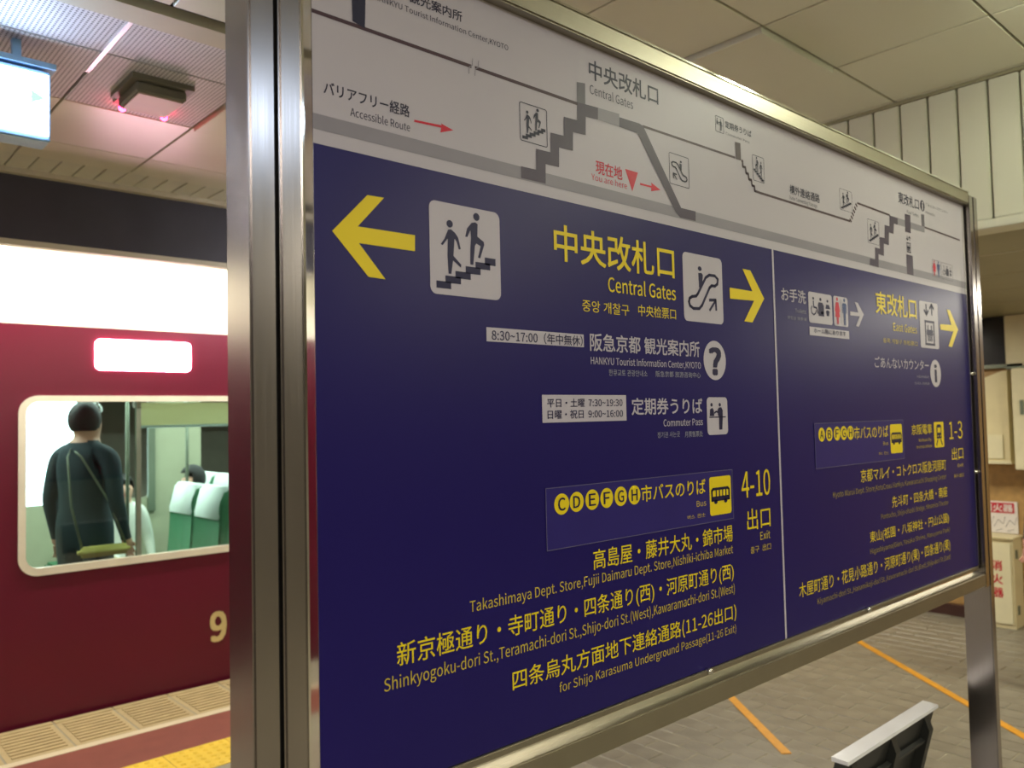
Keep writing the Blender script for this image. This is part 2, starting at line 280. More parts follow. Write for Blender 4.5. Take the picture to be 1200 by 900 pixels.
PRINT = [
["R",[0.524,1.9145,2.831,2.209],"W",0,0,0,"map_field"],
["R",[0.524,1.9332,2.831,1.9542],"G1",1,0,0,"floor_band"],
["R",[1.6575,1.054,1.6645,1.9145],"W",1,0,0,"divider_line"],
["T","阪急京都 観光案内所",0.5966,0.7785,2.1541,2.1695,"D","C",0.01],
["T","HANKYU Tourist Information Center,KYOTO",0.6211,0.8725,2.1375,2.1459,"D","L",0.0],
["P",[[0.5846,2.1424],[0.6073,2.1472],[0.605,2.0909],[0.5855,2.0952]],"D",2,"route_block"],
["L",[[0.524,2.0904],[0.7952,2.0904]],0.0055,"B",1,"route_line",False],
["L",[[0.802,2.0904],[1.0318,2.0904]],0.0055,"B",1,"route_line",False],
["L",[[0.7895,2.0774],[0.7905,2.0884],[0.7965,2.0924],[0.7975,2.1034]],0.0015,"G1",2,"break_mark",False],
["L",[[0.8014,2.0774],[0.8024,2.0884],[0.8084,2.0924],[0.8094,2.1034]],0.0015,"G1",2,"break_mark",False],
["T","バリアフリー経路",0.5402,0.678,1.9833,2.0002,"D","C",0.01],
["T","Accessible Route",0.5802,0.6783,1.9632,1.9742,"D","L",0.0],
["P",[[0.686,1.9822],[0.7354,1.9853],[0.7342,1.988],[0.7573,1.9826],[0.7327,1.9739],[0.7345,1.9813],[0.6856,1.979]],"R",1,"arrow"],
["R",[0.8942,1.9974,0.9566,2.0613],"D",1,0.004,0.0013,"icon_outline"],
["G",[["C",[0.9113,2.0469,0.0027,0.0027]],["C",[0.935,2.0553,0.0029,0.0028]],["P",[[0.9099,2.0429],[0.9125,2.0432],[0.9157,2.0413],[0.9184,2.0382],[0.9205,2.0306],[0.9188,2.0299],[0.9171,2.0351],[0.9152,2.0371],[0.9141,2.025],[0.9208,2.0195],[0.9204,2.0174],[0.9136,2.0217],[0.912,2.0122],[0.9096,2.0122],[0.9089,2.0244],[0.9094,2.0366],[0.905,2.0313],[0.9033,2.032],[0.9065,2.0359]]],["P",[[0.9306,2.0505],[0.9339,2.0513],[0.936,2.0503],[0.9356,2.0413],[0.9414,2.0383],[0.9417,2.036],[0.9377,2.0259],[0.9358,2.0264],[0.9383,2.0348],[0.9345,2.0363],[0.9333,2.0346],[0.9314,2.0206],[0.9287,2.0207],[0.929,2.0314],[0.9298,2.0398],[0.9293,2.045],[0.9265,2.0398],[0.9247,2.0398],[0.9263,2.0458]]],["P",[[0.8991,2.0016],[0.9116,2.0016],[0.9116,2.0066],[0.8991,2.0066]]],["P",[[0.9067,2.0058],[0.9202,2.0058],[0.9202,2.0107],[0.9067,2.0107]]],["P",[[0.9154,2.0097],[0.9289,2.0097],[0.9289,2.0147],[0.9154,2.0147]]],["P",[[0.9245,2.014],[0.9379,2.014],[0.9379,2.0191],[0.9245,2.0191]]],["P",[[0.9333,2.0183],[0.9468,2.0183],[0.9468,2.0232],[0.9333,2.0232]]],["P",[[0.942,2.022],[0.9519,2.022],[0.9519,2.0272],[0.942,2.0272]]]],"D",2,"pictogram"],
["P",[[0.8948,1.9547],[0.9282,1.9555],[0.9293,1.9904],[0.9629,1.9913],[0.964,2.025],[0.9957,2.0262],[0.9969,2.0595],[1.0302,2.061],[1.0313,2.093],[1.0531,2.0946],[1.0849,2.0963],[1.084,2.0746],[1.0523,2.0725],[1.051,2.0394],[1.0187,2.0379],[1.0175,2.005],[0.9836,2.0039],[0.9824,1.9698],[0.9507,1.9691],[0.9496,1.936],[0.8942,1.9355]],"DS",2,"stair_route"],
["P",[[1.0316,2.1287],[1.0528,2.1317],[1.052,2.0944],[1.0313,2.093]],"G2",2,"route_block"],
["P",[[1.0849,2.0963],[1.143,2.0989],[1.142,2.075],[1.084,2.0746]],"G1",2,"route_block"],
["P",[[1.1427,2.0929],[1.2008,2.0944],[1.2114,2.092],[1.323,1.9548],[1.3712,1.9551],[1.3702,1.9355],[1.3185,1.9351],[1.3051,1.9436],[1.1937,2.0747],[1.142,2.075]],"DS",2,"escalator_route"],
["L",[[1.2101,2.0917],[1.5228,2.0943]],0.0048,"B",1,"route_line",False],
["T","中央改札口",1.0638,1.2605,2.1439,2.177,"D","C",0.012],
["T","Central Gates",1.0647,1.1835,2.1172,2.1332,"D","L",0.0],
["T","現在地",1.0751,1.1473,1.9774,1.9998,"R","C",0.012],
["T","You are here",1.0632,1.1597,1.9637,1.9747,"R","L",0.0],
["P",[[1.1556,2.0003],[1.1923,2.0001],[1.1746,1.9618]],"R",1,"triangle_mark"],
["P",[[1.1977,1.9818],[1.232,1.9823],[1.231,1.9886],[1.2592,1.9792],[1.2302,1.9718],[1.2311,1.9785],[1.1975,1.9782]],"R",1,"arrow"],
["R",[1.2888,1.9974,1.3536,2.0594],"D",1,0.004,0.0013,"icon_outline"],
["G",[["C",[1.3266,2.0465,0.0031,0.0022]],["P",[[1.3292,2.0423],[1.3236,2.0429],[1.3216,2.0411],[1.3227,2.0347],[1.3265,2.0289],[1.3286,2.0291]]],["L",[[1.3439,2.0114],[1.3454,2.0147],[1.3442,2.0181],[1.3401,2.02],[1.3338,2.0208],[1.331,2.023],[1.3172,2.0392],[1.3109,2.0421],[1.3015,2.0422],[1.2966,2.0395],[1.2976,2.035],[1.3021,2.0326],[1.3075,2.0325],[1.3112,2.0302],[1.3246,2.013],[1.3293,2.0097],[1.3386,2.0092]],0.0029,True],["L",[[1.3125,2.0089],[1.3022,2.0186]],0.0026,False],["L",[[1.3126,2.0188],[1.3014,2.0196],[1.3009,2.0097]],0.0029,False]],"D",2,"pictogram"],
["R",[1.4516,2.1364,1.4821,2.1702],"D",1,0.003,0.001,"icon_outline"],
["G",[["C",[1.4583,2.1634,0.0017,0.0017]],["C",[1.4705,2.1634,0.0017,0.0017]],["P",[[1.4553,2.1533],[1.4559,2.1594],[1.4595,2.1607],[1.4614,2.1587],[1.462,2.1533]]],["P",[[1.4675,2.1533],[1.4668,2.1587],[1.4693,2.1611],[1.473,2.1611],[1.4748,2.158],[1.4745,2.1516],[1.4733,2.1408],[1.4687,2.1408],[1.4687,2.1533]]],["L",[[1.4546,2.1523],[1.479,2.1523]],0.0009,False],["L",[[1.462,2.156],[1.465,2.1574],[1.4675,2.1567]],0.0015,False]],"D",2,"pictogram"],
["T","定期券うりば",1.4875,1.5896,2.1521,2.166,"D","C",0.01],
["T","Commuter Pass",1.4892,1.5808,2.1373,2.1426,"D","L",0.0],
["P",[[1.5233,2.1286],[1.5435,2.13],[1.5442,2.0924],[1.5251,2.0917]],"B",2,"route_block"],
["L",[[1.5461,2.0927],[1.5505,2.0926],[1.5509,2.0807],[1.5613,2.0808],[1.5632,2.0687],[1.5718,2.0687],[1.5738,2.0571],[1.5832,2.0572],[1.5856,2.0457],[1.5947,2.0456],[1.596,2.0354],[1.6204,2.0347],[2.0478,2.0348]],0.0055,"B",1,"route_line",False],
["R",[1.5904,2.0586,1.6376,2.1159],"D",1,0.004,0.001,"icon_outline"],
["G",[["C",[1.6247,2.103,0.0021,0.0024]],["C",[1.6068,2.1105,0.0022,0.0025]],["P",[[1.6257,2.0994],[1.6238,2.0997],[1.6213,2.098],[1.6193,2.0952],[1.6177,2.0883],[1.619,2.0878],[1.6203,2.0924],[1.6217,2.0942],[1.6226,2.0834],[1.6175,2.0784],[1.6178,2.0765],[1.6229,2.0804],[1.6242,2.0718],[1.626,2.0719],[1.6265,2.0828],[1.6261,2.0937],[1.6295,2.089],[1.6307,2.0896],[1.6283,2.0931]]],["P",[[1.6101,2.1063],[1.6076,2.107],[1.606,2.106],[1.6063,2.098],[1.6019,2.0953],[1.6017,2.0932],[1.6047,2.0841],[1.6061,2.0846],[1.6042,2.0921],[1.6071,2.0935],[1.608,2.092],[1.6095,2.0794],[1.6115,2.0795],[1.6113,2.089],[1.6107,2.0966],[1.611,2.1013],[1.6131,2.0966],[1.6146,2.0966],[1.6133,2.102]]],["P",[[1.6339,2.0623],[1.6245,2.0623],[1.6245,2.0668],[1.6339,2.0668]]],["P",[[1.6281,2.0661],[1.618,2.0661],[1.618,2.0705],[1.6281,2.0705]]],["P",[[1.6216,2.0696],[1.6114,2.0696],[1.6114,2.0741],[1.6216,2.0741]]],["P",[[1.6147,2.0735],[1.6046,2.0735],[1.6046,2.0781],[1.6147,2.0781]]],["P",[[1.608,2.0774],[1.5978,2.0774],[1.5978,2.0817],[1.608,2.0817]]],["P",[[1.6015,2.0807],[1.5939,2.0807],[1.5939,2.0853],[1.6015,2.0853]]]],"D",2,"pictogram"],
["T","構外連絡通路",1.7472,1.889,2.0556,2.0759,"D","C",0.008],
["T","Outer Connecting Passage",1.7436,1.8748,2.042,2.0504,"D","L",0.0],
["R",[1.9939,2.0576,2.0616,2.1121],"D",1,0.004,0.0008,"icon_outline"],
["G",[["C",[2.0124,2.0998,0.003,0.0023]],["C",[2.0381,2.107,0.0032,0.0024]],["P",[[2.0109,2.0964],[2.0137,2.0967],[2.0173,2.0951],[2.0202,2.0924],[2.0224,2.0859],[2.0206,2.0853],[2.0187,2.0897],[2.0167,2.0914],[2.0154,2.0812],[2.0227,2.0765],[2.0223,2.0746],[2.0149,2.0783],[2.0132,2.0702],[2.0106,2.0702],[2.0099,2.0806],[2.0104,2.091],[2.0056,2.0865],[2.0038,2.0871],[2.0072,2.0904]]],["P",[[2.0334,2.1029],[2.037,2.1036],[2.0393,2.1027],[2.0388,2.0951],[2.0451,2.0925],[2.0454,2.0905],[2.0411,2.0819],[2.039,2.0823],[2.0418,2.0895],[2.0376,2.0908],[2.0363,2.0893],[2.0343,2.0774],[2.0314,2.0775],[2.0317,2.0866],[2.0325,2.0937],[2.032,2.0982],[2.029,2.0937],[2.027,2.0938],[2.0287,2.0989]]],["P",[[1.9993,2.0612],[2.0127,2.0612],[2.0127,2.0654],[1.9993,2.0654]]],["P",[[2.0075,2.0648],[2.0221,2.0648],[2.0221,2.0689],[2.0075,2.0689]]],["P",[[2.0169,2.0681],[2.0315,2.0681],[2.0315,2.0724],[2.0169,2.0724]]],["P",[[2.0267,2.0718],[2.0413,2.0718],[2.0413,2.0761],[2.0267,2.0761]]],["P",[[2.0364,2.0755],[2.051,2.0755],[2.051,2.0796],[2.0364,2.0796]]],["P",[[2.0457,2.0786],[2.0565,2.0786],[2.0565,2.083],[2.0457,2.083]]]],"D",2,"pictogram"],
["R",[2.1458,1.9928,2.2146,2.0566],"D",1,0.004,0.0008,"icon_outline"],
["G",[["C",[2.1646,2.0423,0.003,0.0027]],["C",[2.1908,2.0506,0.0032,0.0028]],["P",[[2.1631,2.0382],[2.1659,2.0386],[2.1696,2.0367],[2.1725,2.0336],[2.1748,2.0259],[2.1729,2.0253],[2.171,2.0304],[2.169,2.0324],[2.1677,2.0204],[2.1751,2.0149],[2.1747,2.0127],[2.1672,2.0171],[2.1654,2.0075],[2.1627,2.0076],[2.162,2.0198],[2.1625,2.0319],[2.1577,2.0266],[2.1559,2.0273],[2.1593,2.0312]]],["P",[[2.186,2.0459],[2.1896,2.0466],[2.1919,2.0456],[2.1914,2.0367],[2.1978,2.0336],[2.1982,2.0313],[2.1938,2.0212],[2.1916,2.0218],[2.1945,2.0301],[2.1902,2.0316],[2.1889,2.03],[2.1868,2.016],[2.1839,2.0161],[2.1842,2.0267],[2.185,2.0351],[2.1845,2.0404],[2.1815,2.0351],[2.1794,2.0352],[2.1812,2.0412]]],["P",[[2.1512,1.997],[2.1649,1.997],[2.1649,2.0019],[2.1512,2.0019]]],["P",[[2.1596,2.0012],[2.1744,2.0012],[2.1744,2.0061],[2.1596,2.0061]]],["P",[[2.1692,2.0051],[2.1841,2.0051],[2.1841,2.0101],[2.1692,2.0101]]],["P",[[2.1792,2.0094],[2.1939,2.0094],[2.1939,2.0145],[2.1792,2.0145]]],["P",[[2.189,2.0137],[2.2038,2.0137],[2.2038,2.0185],[2.189,2.0185]]],["P",[[2.1985,2.0174],[2.2094,2.0174],[2.2094,2.0226],[2.1985,2.0226]]]],"D",2,"pictogram"],
["L",[[2.0478,2.0348],[2.0516,2.0396]],0.012,"B",1,"route_dash",False],
["L",[[2.0549,2.0437],[2.0587,2.0485]],0.012,"B",1,"route_dash",False],
["L",[[2.062,2.0527],[2.0658,2.0575]],0.012,"B",1,"route_dash",False],
["L",[[2.0691,2.0617],[2.073,2.0666]],0.012,"B",1,"route_dash",False],
["L",[[2.0763,2.0707],[2.0802,2.0756]],0.012,"B",1,"route_dash",False],
["L",[[2.0835,2.0798],[2.0874,2.0847]],0.012,"B",1,"route_dash",False],
["L",[[2.0907,2.089],[2.2884,2.0868]],0.0055,"B",1,"route_line",False],
["P",[[2.284,2.0861],[2.3385,2.0866],[2.3365,2.0671],[2.3119,2.0664],[2.3057,2.0369],[2.2772,2.0377],[2.2727,2.0012],[2.2415,2.0019],[2.2384,1.9679],[2.2058,1.9687],[2.2024,1.9323],[2.1483,1.9337],[2.1529,1.9515],[2.1824,1.9512],[2.1855,1.9846],[2.2146,1.9846],[2.2176,2.0174],[2.2473,2.0177],[2.2508,2.0547],[2.2811,2.0553]],"DS",2,"stair_route"],
["P",[[2.3363,2.0873],[2.5267,2.0883],[2.5248,2.0708],[2.3365,2.0671]],"G1",2,"route_block"],
["P",[[2.3861,2.106],[2.425,2.1075],[2.4232,2.0548],[2.3844,2.0544]],"DS",3,"lift_shaft"],
["P",[[2.3873,1.9904],[2.4309,1.9906],[2.431,1.9339],[2.3863,1.9343]],"DS",2,"lift_shaft"],
["G",[["L",[[2.3978,2.0328],[2.3978,2.0439]],0.0031,False],["L",[[2.3916,2.037],[2.3978,2.0318],[2.4041,2.037]],0.0031,False],["L",[[2.4134,2.0318],[2.4134,2.0439]],0.0031,False],["L",[[2.4072,2.0391],[2.4134,2.0444],[2.4196,2.0391]],0.0031,False],["P",[[2.3916,2.0228],[2.4196,2.0228],[2.4196,2.0255],[2.3916,2.0255]]],["P",[[2.3916,1.9971],[2.4196,1.9971],[2.4196,1.9997],[2.3916,1.9997]]],["L",[[2.3937,1.9997],[2.3937,2.0228]],0.0031,False],["L",[[2.4175,1.9997],[2.4175,2.0228]],0.0031,False],["P",[[2.3968,2.0086],[2.4144,2.0086],[2.4144,2.0149],[2.3968,2.0149]]],["L",[[2.401,2.0018],[2.401,2.0086]],0.0031,False],["L",[[2.4056,2.0018],[2.4056,2.0086]],0.0031,False],["L",[[2.4103,2.0018],[2.4103,2.0086]],0.0031,False],["L",[[2.401,2.0149],[2.401,2.0202]],0.0026,False],["L",[[2.4103,2.0149],[2.4103,2.0202]],0.0026,False]],"D",2,"pictogram"],
["P",[[2.5029,2.1229],[2.5268,2.125],[2.5267,2.0883],[2.5041,2.0876]],"G2",2,"route_block"],
["T","東改札口",2.3478,2.4919,2.1323,2.1629,"D","C",0.01],
["T","East Gates",2.4045,2.4861,2.1108,2.1198,"D","L",0.0],
["C",[2.517,2.1499,0.0165,0.0163],"D",1,"disc"],
["T","i",2.512,2.522,2.1375,2.1595,"W","L",0.03,2],
["T","ごあんないカウンター",2.5405,2.7127,2.1543,2.1636,"D","C",0.0],
["T","Information",2.5379,2.6088,2.1313,2.1387,"D","L",0.0],
["L",[[2.5266,2.0873],[2.8065,2.0853]],0.005,"B",1,"route_line",False],
["R",[2.5713,1.947,2.6344,1.9976],"D",1,0.003,0.0008,"icon_outline"],
["G",[["C",[2.5871,1.9925,0.0041,0.0033]],["P",[[2.5808,1.9875],[2.5934,1.9875],[2.5997,1.9723],[2.5965,1.9703],[2.5928,1.9804],[2.5984,1.9622],[2.5921,1.9622],[2.5915,1.9495],[2.588,1.9495],[2.5877,1.9622],[2.5864,1.9622],[2.5861,1.9495],[2.5827,1.9495],[2.582,1.9622],[2.5757,1.9622],[2.5814,1.9804],[2.5776,1.9703],[2.5745,1.9723]]]],"R",2,"pictogram"],
["G",[["C",[2.6186,1.9925,0.0041,0.0033]],["P",[[2.6117,1.9875],[2.6256,1.9875],[2.6294,1.9844],[2.6294,1.9703],[2.6262,1.9703],[2.6256,1.9824],[2.6249,1.9824],[2.6237,1.9495],[2.6196,1.9495],[2.6186,1.9683],[2.6177,1.9495],[2.6136,1.9495],[2.6123,1.9824],[2.6117,1.9824],[2.6111,1.9703],[2.6079,1.9703],[2.6079,1.9844]]]],"NL",2,"pictogram"],
["R",[2.6434,1.9461,2.7316,1.9966],"D",1,0.003,0.0008,"icon_outline"],
["G",[["C",[2.661,1.9865,0.0035,0.0023]],["L",[[2.661,1.9825],[2.6619,1.9724],[2.6725,1.9714],[2.6769,1.9623]],0.0035,False],["L",[[2.6557,1.9739],[2.6522,1.9688],[2.654,1.9623],[2.661,1.9597],[2.6681,1.9623],[2.6707,1.9673]],0.0027,False],["C",[2.6875,1.9865,0.004,0.0025]],["P",[[2.6804,1.9814],[2.6946,1.9814],[2.6998,1.9764],[2.6998,1.9587],[2.6787,1.9587],[2.6787,1.9714],[2.6769,1.9764]]],["C",[2.6928,1.9643,0.0044,0.0025]],["C",[2.714,1.9855,0.0035,0.0023]],["P",[[2.7051,1.9724],[2.7087,1.9794],[2.7193,1.9794],[2.7245,1.9724]]],["C",[2.714,1.9673,0.0071,0.0025]],["P",[[2.7078,1.9663],[2.7201,1.9663],[2.7184,1.9602],[2.7096,1.9602]]]],"D",2,"pictogram"],
["P",[[0.5502,1.802],[0.6053,1.859],[0.6322,1.8597],[0.5894,1.8135],[0.6837,1.8143],[0.6832,1.7912],[0.5907,1.791],[0.6326,1.7458],[0.6051,1.7466]],"Y",1,"arrow"],
["R",[0.7094,1.7334,0.8458,1.8706],"W",1,0.011,0,"icon_plate"],
["G",[["C",[0.7467,1.8398,0.006,0.0057]],["C",[0.7986,1.8578,0.0063,0.006]],["P",[[0.7437,1.831],[0.7493,1.8318],[0.7565,1.8277],[0.7624,1.8211],[0.7669,1.8046],[0.7632,1.8032],[0.7594,1.8143],[0.7554,1.8186],[0.7528,1.7927],[0.7675,1.7809],[0.7666,1.7763],[0.7518,1.7856],[0.7482,1.7651],[0.743,1.7652],[0.7416,1.7914],[0.7426,1.8175],[0.7329,1.8061],[0.7294,1.8076],[0.7362,1.816]]],["P",[[0.789,1.8475],[0.7962,1.8492],[0.8008,1.8469],[0.7999,1.8277],[0.8125,1.8212],[0.8132,1.8163],[0.8045,1.7945],[0.8003,1.7957],[0.8059,1.8137],[0.7975,1.8169],[0.7949,1.8133],[0.7907,1.7832],[0.7849,1.7835],[0.7855,1.8063],[0.7872,1.8244],[0.7862,1.8357],[0.7801,1.8244],[0.776,1.8245],[0.7796,1.8374]]],["P",[[0.7202,1.7424],[0.7474,1.7424],[0.7474,1.753],[0.7202,1.753]]],["P",[[0.7368,1.7514],[0.7662,1.7514],[0.7662,1.762],[0.7368,1.762]]],["P",[[0.7558,1.7598],[0.7852,1.7598],[0.7852,1.7706],[0.7558,1.7706]]],["P",[[0.7756,1.7691],[0.8048,1.7691],[0.8048,1.78],[0.7756,1.78]]],["P",[[0.7949,1.7784],[0.8244,1.7784],[0.8244,1.7887],[0.7949,1.7887]]],["P",[[0.8138,1.7862],[0.8356,1.7862],[0.8356,1.7974],[0.8138,1.7974]]]],"N",2,"pictogram"],
["T","中央改札口",0.9658,1.2953,1.8121,1.8696,"Y","C",0.012],
["T","Central Gates",1.0997,1.2972,1.7705,1.7959,"Y","L",0.006],
["T","중앙 개찰구",1.0312,1.1559,1.7306,1.7501,"Y","C",0.0],
["T","中央检票口",1.1821,1.2959,1.733,1.7529,"Y","C",0.0],
["R",[1.3224,1.7332,1.4579,1.869],"W",1,0.011,0,"icon_plate"],
["G",[["C",[1.379,1.8408,0.0066,0.0047]],["P",[[1.3734,1.8316],[1.3851,1.8328],[1.3893,1.8289],[1.3871,1.8149],[1.3791,1.8021],[1.3747,1.8026]]],["L",[[1.3426,1.7638],[1.3395,1.7711],[1.342,1.7785],[1.3507,1.7826],[1.3637,1.7845],[1.3697,1.7893],[1.3986,1.8247],[1.4116,1.8312],[1.4313,1.8314],[1.4416,1.8254],[1.4395,1.8156],[1.4301,1.8103],[1.4187,1.8101],[1.411,1.805],[1.383,1.7673],[1.3732,1.7601],[1.3537,1.7591]],0.0061,True],["L",[[1.4084,1.7584],[1.4299,1.7796]],0.0054,False],["L",[[1.4081,1.78],[1.4315,1.7819],[1.4326,1.7601]],0.0061,False]],"N",2,"pictogram"],
["P",[[1.4845,1.8126],[1.5722,1.8124],[1.5357,1.8576],[1.5665,1.8572],[1.6189,1.8005],[1.568,1.7446],[1.5363,1.7453],[1.5777,1.7924],[1.4847,1.7894]],"Y",1,"arrow"],
["R",[0.8143,1.6686,1.0328,1.6903],"W",1,0,0,"label_plate"],
["T","8:30~17:00（年中無休）",0.8246,1.0295,1.6717,1.6856,"N","L",0.008,2],
["T","阪急京都 観光案内所",1.0483,1.3703,1.6636,1.6924,"W","C",0.012],
["T","HANKYU Tourist Information Center,KYOTO",1.0493,1.3729,1.6404,1.6527,"W","L",0.004],
["T","한큐교토 관광안내소",1.0957,1.203,1.6212,1.6322,"W2","C",0.0],
["T","阪急京都 旅游咨询中心",1.2283,1.3712,1.6217,1.6323,"W2","C",0.0],
["C",[1.4222,1.6583,0.0393,0.0399],"W",1,"disc"],
["T","?",1.4007,1.4447,1.6278,1.6851,"N","B",0.03,2],
["R",[0.9298,1.5417,1.1403,1.5871],"W",1,0,0,"label_plate"],
["T","平日・土曜  7:30~19:30",0.9411,1.1298,1.5668,1.5804,"N","C",0.008,2],
["T","日曜・祝日  9:00~16:00",0.9414,1.1302,1.5477,1.5613,"N","C",0.008,2],
["T","定期券うりば",1.155,1.3737,1.5517,1.5803,"W","C",0.012],
["T","Commuter Pass",1.2472,1.3735,1.5288,1.5416,"W","L",0.004],
["T","정기권 사는곳",1.2281,1.2973,1.5077,1.5182,"W2","C",0.0],
["T","月票售票处",1.3129,1.3722,1.5061,1.5171,"W2","C",0.0],
["R",[1.3889,1.5082,1.4615,1.5836],"W",1,0.009,0,"icon_plate"],
["G",[["C",[1.4049,1.5685,0.004,0.0038]],["C",[1.4339,1.5685,0.004,0.0038]],["P",[[1.3976,1.5459],[1.3991,1.5595],[1.4078,1.5625],[1.4121,1.558],[1.4136,1.5459]]],["P",[[1.4267,1.5459],[1.4252,1.558],[1.431,1.5632],[1.4397,1.5632],[1.4441,1.5565],[1.4434,1.5421],[1.4404,1.518],[1.4296,1.518],[1.4296,1.5459]]],["L",[[1.3962,1.5436],[1.4542,1.5436]],0.0022,False],["L",[[1.4136,1.5519],[1.4208,1.5549],[1.4267,1.5534]],0.0036,False]],"N",2,"pictogram"],
["R",[0.9326,1.3352,1.4714,1.436],"NB",1,0,0,"bus_panel"],
["R",[0.9326,1.3352,1.4714,1.436],"G3",2,0,0.0012,"panel_outline"],
["C",[0.9692,1.4077,0.0175,0.0173],"Y",2,"disc"],
["T","C",0.9603,0.9779,1.3975,1.4177,"N","L",0.012,3],
["C",[1.005,1.4084,0.0171,0.0167],"Y",2,"disc"],
["T","D",0.9963,1.0134,1.3988,1.4181,"N","L",0.012,3],
["C",[1.0436,1.4088,0.0172,0.0173],"Y",2,"disc"],
["T","E",1.0348,1.0521,1.3988,1.4189,"N","L",0.012,3],
["C",[1.0809,1.4087,0.0167,0.0172],"Y",2,"disc"],
["T","F",1.0724,1.0891,1.3987,1.4187,"N","L",0.012,3],
["C",[1.1183,1.4086,0.0168,0.0171],"Y",2,"disc"],
["T","G",1.1099,1.1267,1.3987,1.4186,"N","L",0.012,3],
["C",[1.156,1.408,0.0167,0.0171],"Y",2,"disc"],
["T","H",1.1475,1.1643,1.398,1.4179,"N","L",0.012,3],
["T","市バスのりば",1.1752,1.3752,1.3934,1.4217,"Y","C",0.008,2],
["T","Bus",1.3442,1.3757,1.37,1.3811,"Y2","L",0.0,2],
["T","버스  巴士",1.313,1.3718,1.3484,1.356,"Y2","C",0.0,2],
["R",[1.3886,1.3478,1.4642,1.4244],"Y",2,0.006,0,"icon_plate"],
["G",[["L",[[1.3962,1.3754],[1.3962,1.3968],[1.4007,1.4],[1.4521,1.4],[1.4566,1.3968],[1.4566,1.3754]],0.0053,False],["P",[[1.3962,1.3754],[1.4566,1.3754],[1.4566,1.385],[1.3962,1.385]]],["C",[1.409,1.3743,0.0061,0.0043]],["C",[1.4438,1.3743,0.0061,0.0043]],["L",[[1.4113,1.3834],[1.4113,1.399]],0.0038,False],["L",[[1.4226,1.3834],[1.4226,1.399]],0.0038,False],["L",[[1.434,1.3834],[1.434,1.399]],0.0038,False],["L",[[1.4453,1.3834],[1.4453,1.399]],0.0038,False]],"N",3,"pictogram"],
["T","4-10",1.5039,1.6165,1.3737,1.4277,"Y","L",0.004],
["T","出口",1.5212,1.6127,1.3045,1.3469,"Y","C",0.004],
["T","Exit",1.5701,1.6102,1.2801,1.2965,"Y2","L",0.0],
["T","출구  出口",1.5309,1.6114,1.2557,1.2693,"Y2","C",0.0],
["T","高島屋・藤井大丸・錦市場",1.0424,1.4655,1.2902,1.3219,"Y","C",0.004],
["T","Takashimaya Dept. Store,Fujii Daimaru Dept. Store,Nishiki-ichiba Market",0.7712,1.4649,1.266,1.282,"Y2","L",0.0],
["T","新京極通り・寺町通り・四条通り(西)・河原町通り(西)",0.6417,1.4649,1.215,1.2452,"Y","C",0.004],
["T","Shinkyogoku-dori St.,Teramachi-dori St.,Shijo-dori St.(West),Kawaramachi-dori St.(West)",0.6203,1.4667,1.1862,1.2031,"Y2","L",0.0],
["T","四条烏丸方面地下連絡通路(11-26出口)",0.8525,1.4691,1.1327,1.1617,"Y","C",0.004],
["T","for Shijo Karasuma Underground Passage(11-26 Exit)",0.954,1.4671,1.1063,1.1209,"Y2","L",0.0],
["T","お手洗",1.692,1.8031,1.803,1.8313,"W","C",0.012],
["T","Toilets",1.7518,1.8017,1.7796,1.7887,"W2","L",0.0],
["T","화장실 洗手间",1.7164,1.802,1.762,1.7696,"W2","C",0.0],
["R",[1.8148,1.7606,1.9313,1.8341],"W",1,0.007,0,"icon_plate"],
["G",[["C",[1.8381,1.8194,0.0047,0.0033]],["L",[[1.8381,1.8135],[1.8393,1.7988],[1.8532,1.7974],[1.8591,1.7841]],0.0047,False],["L",[[1.8311,1.801],[1.8264,1.7937],[1.8288,1.7841],[1.8381,1.7804],[1.8474,1.7841],[1.8509,1.7915]],0.0035,False],["C",[1.873,1.8194,0.0052,0.0037]],["P",[[1.8637,1.812],[1.8824,1.812],[1.8894,1.8047],[1.8894,1.779],[1.8614,1.779],[1.8614,1.7974],[1.8591,1.8047]]],["C",[1.88,1.7871,0.0058,0.0037]],["C",[1.908,1.8179,0.0047,0.0033]],["P",[[1.8964,1.7988],[1.901,1.8091],[1.915,1.8091],[1.922,1.7988]]],["C",[1.908,1.7915,0.0093,0.0037]],["P",[[1.8998,1.79],[1.9162,1.79],[1.9138,1.7812],[1.9022,1.7812]]]],"N",2,"pictogram"],
["R",[1.9395,1.7607,2.0145,1.8345],"W",1,0.007,0,"icon_plate"],
["G",[["C",[1.9582,1.8271,0.0045,0.0048]],["P",[[1.9514,1.8197],[1.9652,1.8197],[1.972,1.7976],[1.9686,1.7946],[1.9645,1.8094],[1.9707,1.7828],[1.9638,1.7828],[1.9631,1.7644],[1.9593,1.7644],[1.9589,1.7828],[1.9576,1.7828],[1.9572,1.7644],[1.9534,1.7644],[1.9527,1.7828],[1.9458,1.7828],[1.952,1.8094],[1.9479,1.7946],[1.9444,1.7976]]]],"R",2,"pictogram"],
["G",[["C",[1.9958,1.8271,0.0045,0.0048]],["P",[[1.9882,1.8197],[2.0033,1.8197],[2.0075,1.8153],[2.0075,1.7946],[2.004,1.7946],[2.0033,1.8124],[2.0026,1.8124],[2.0013,1.7644],[1.9968,1.7644],[1.9958,1.7917],[1.9947,1.7644],[1.9902,1.7644],[1.9888,1.8124],[1.9882,1.8124],[1.9875,1.7946],[1.984,1.7946],[1.984,1.8153]]]],"NL",2,"pictogram"],
["G",[["P",[[1.9761,1.7666],[1.9779,1.7666],[1.9779,1.8286],[1.9761,1.8286]]]],"G1",2,"pictogram"],
["R",[1.8154,1.7306,2.0168,1.7509],"W",1,0,0,"label_plate"],
["T","ホーム階にあります",1.8354,1.9986,1.7368,1.7483,"N","C",0.008,2],
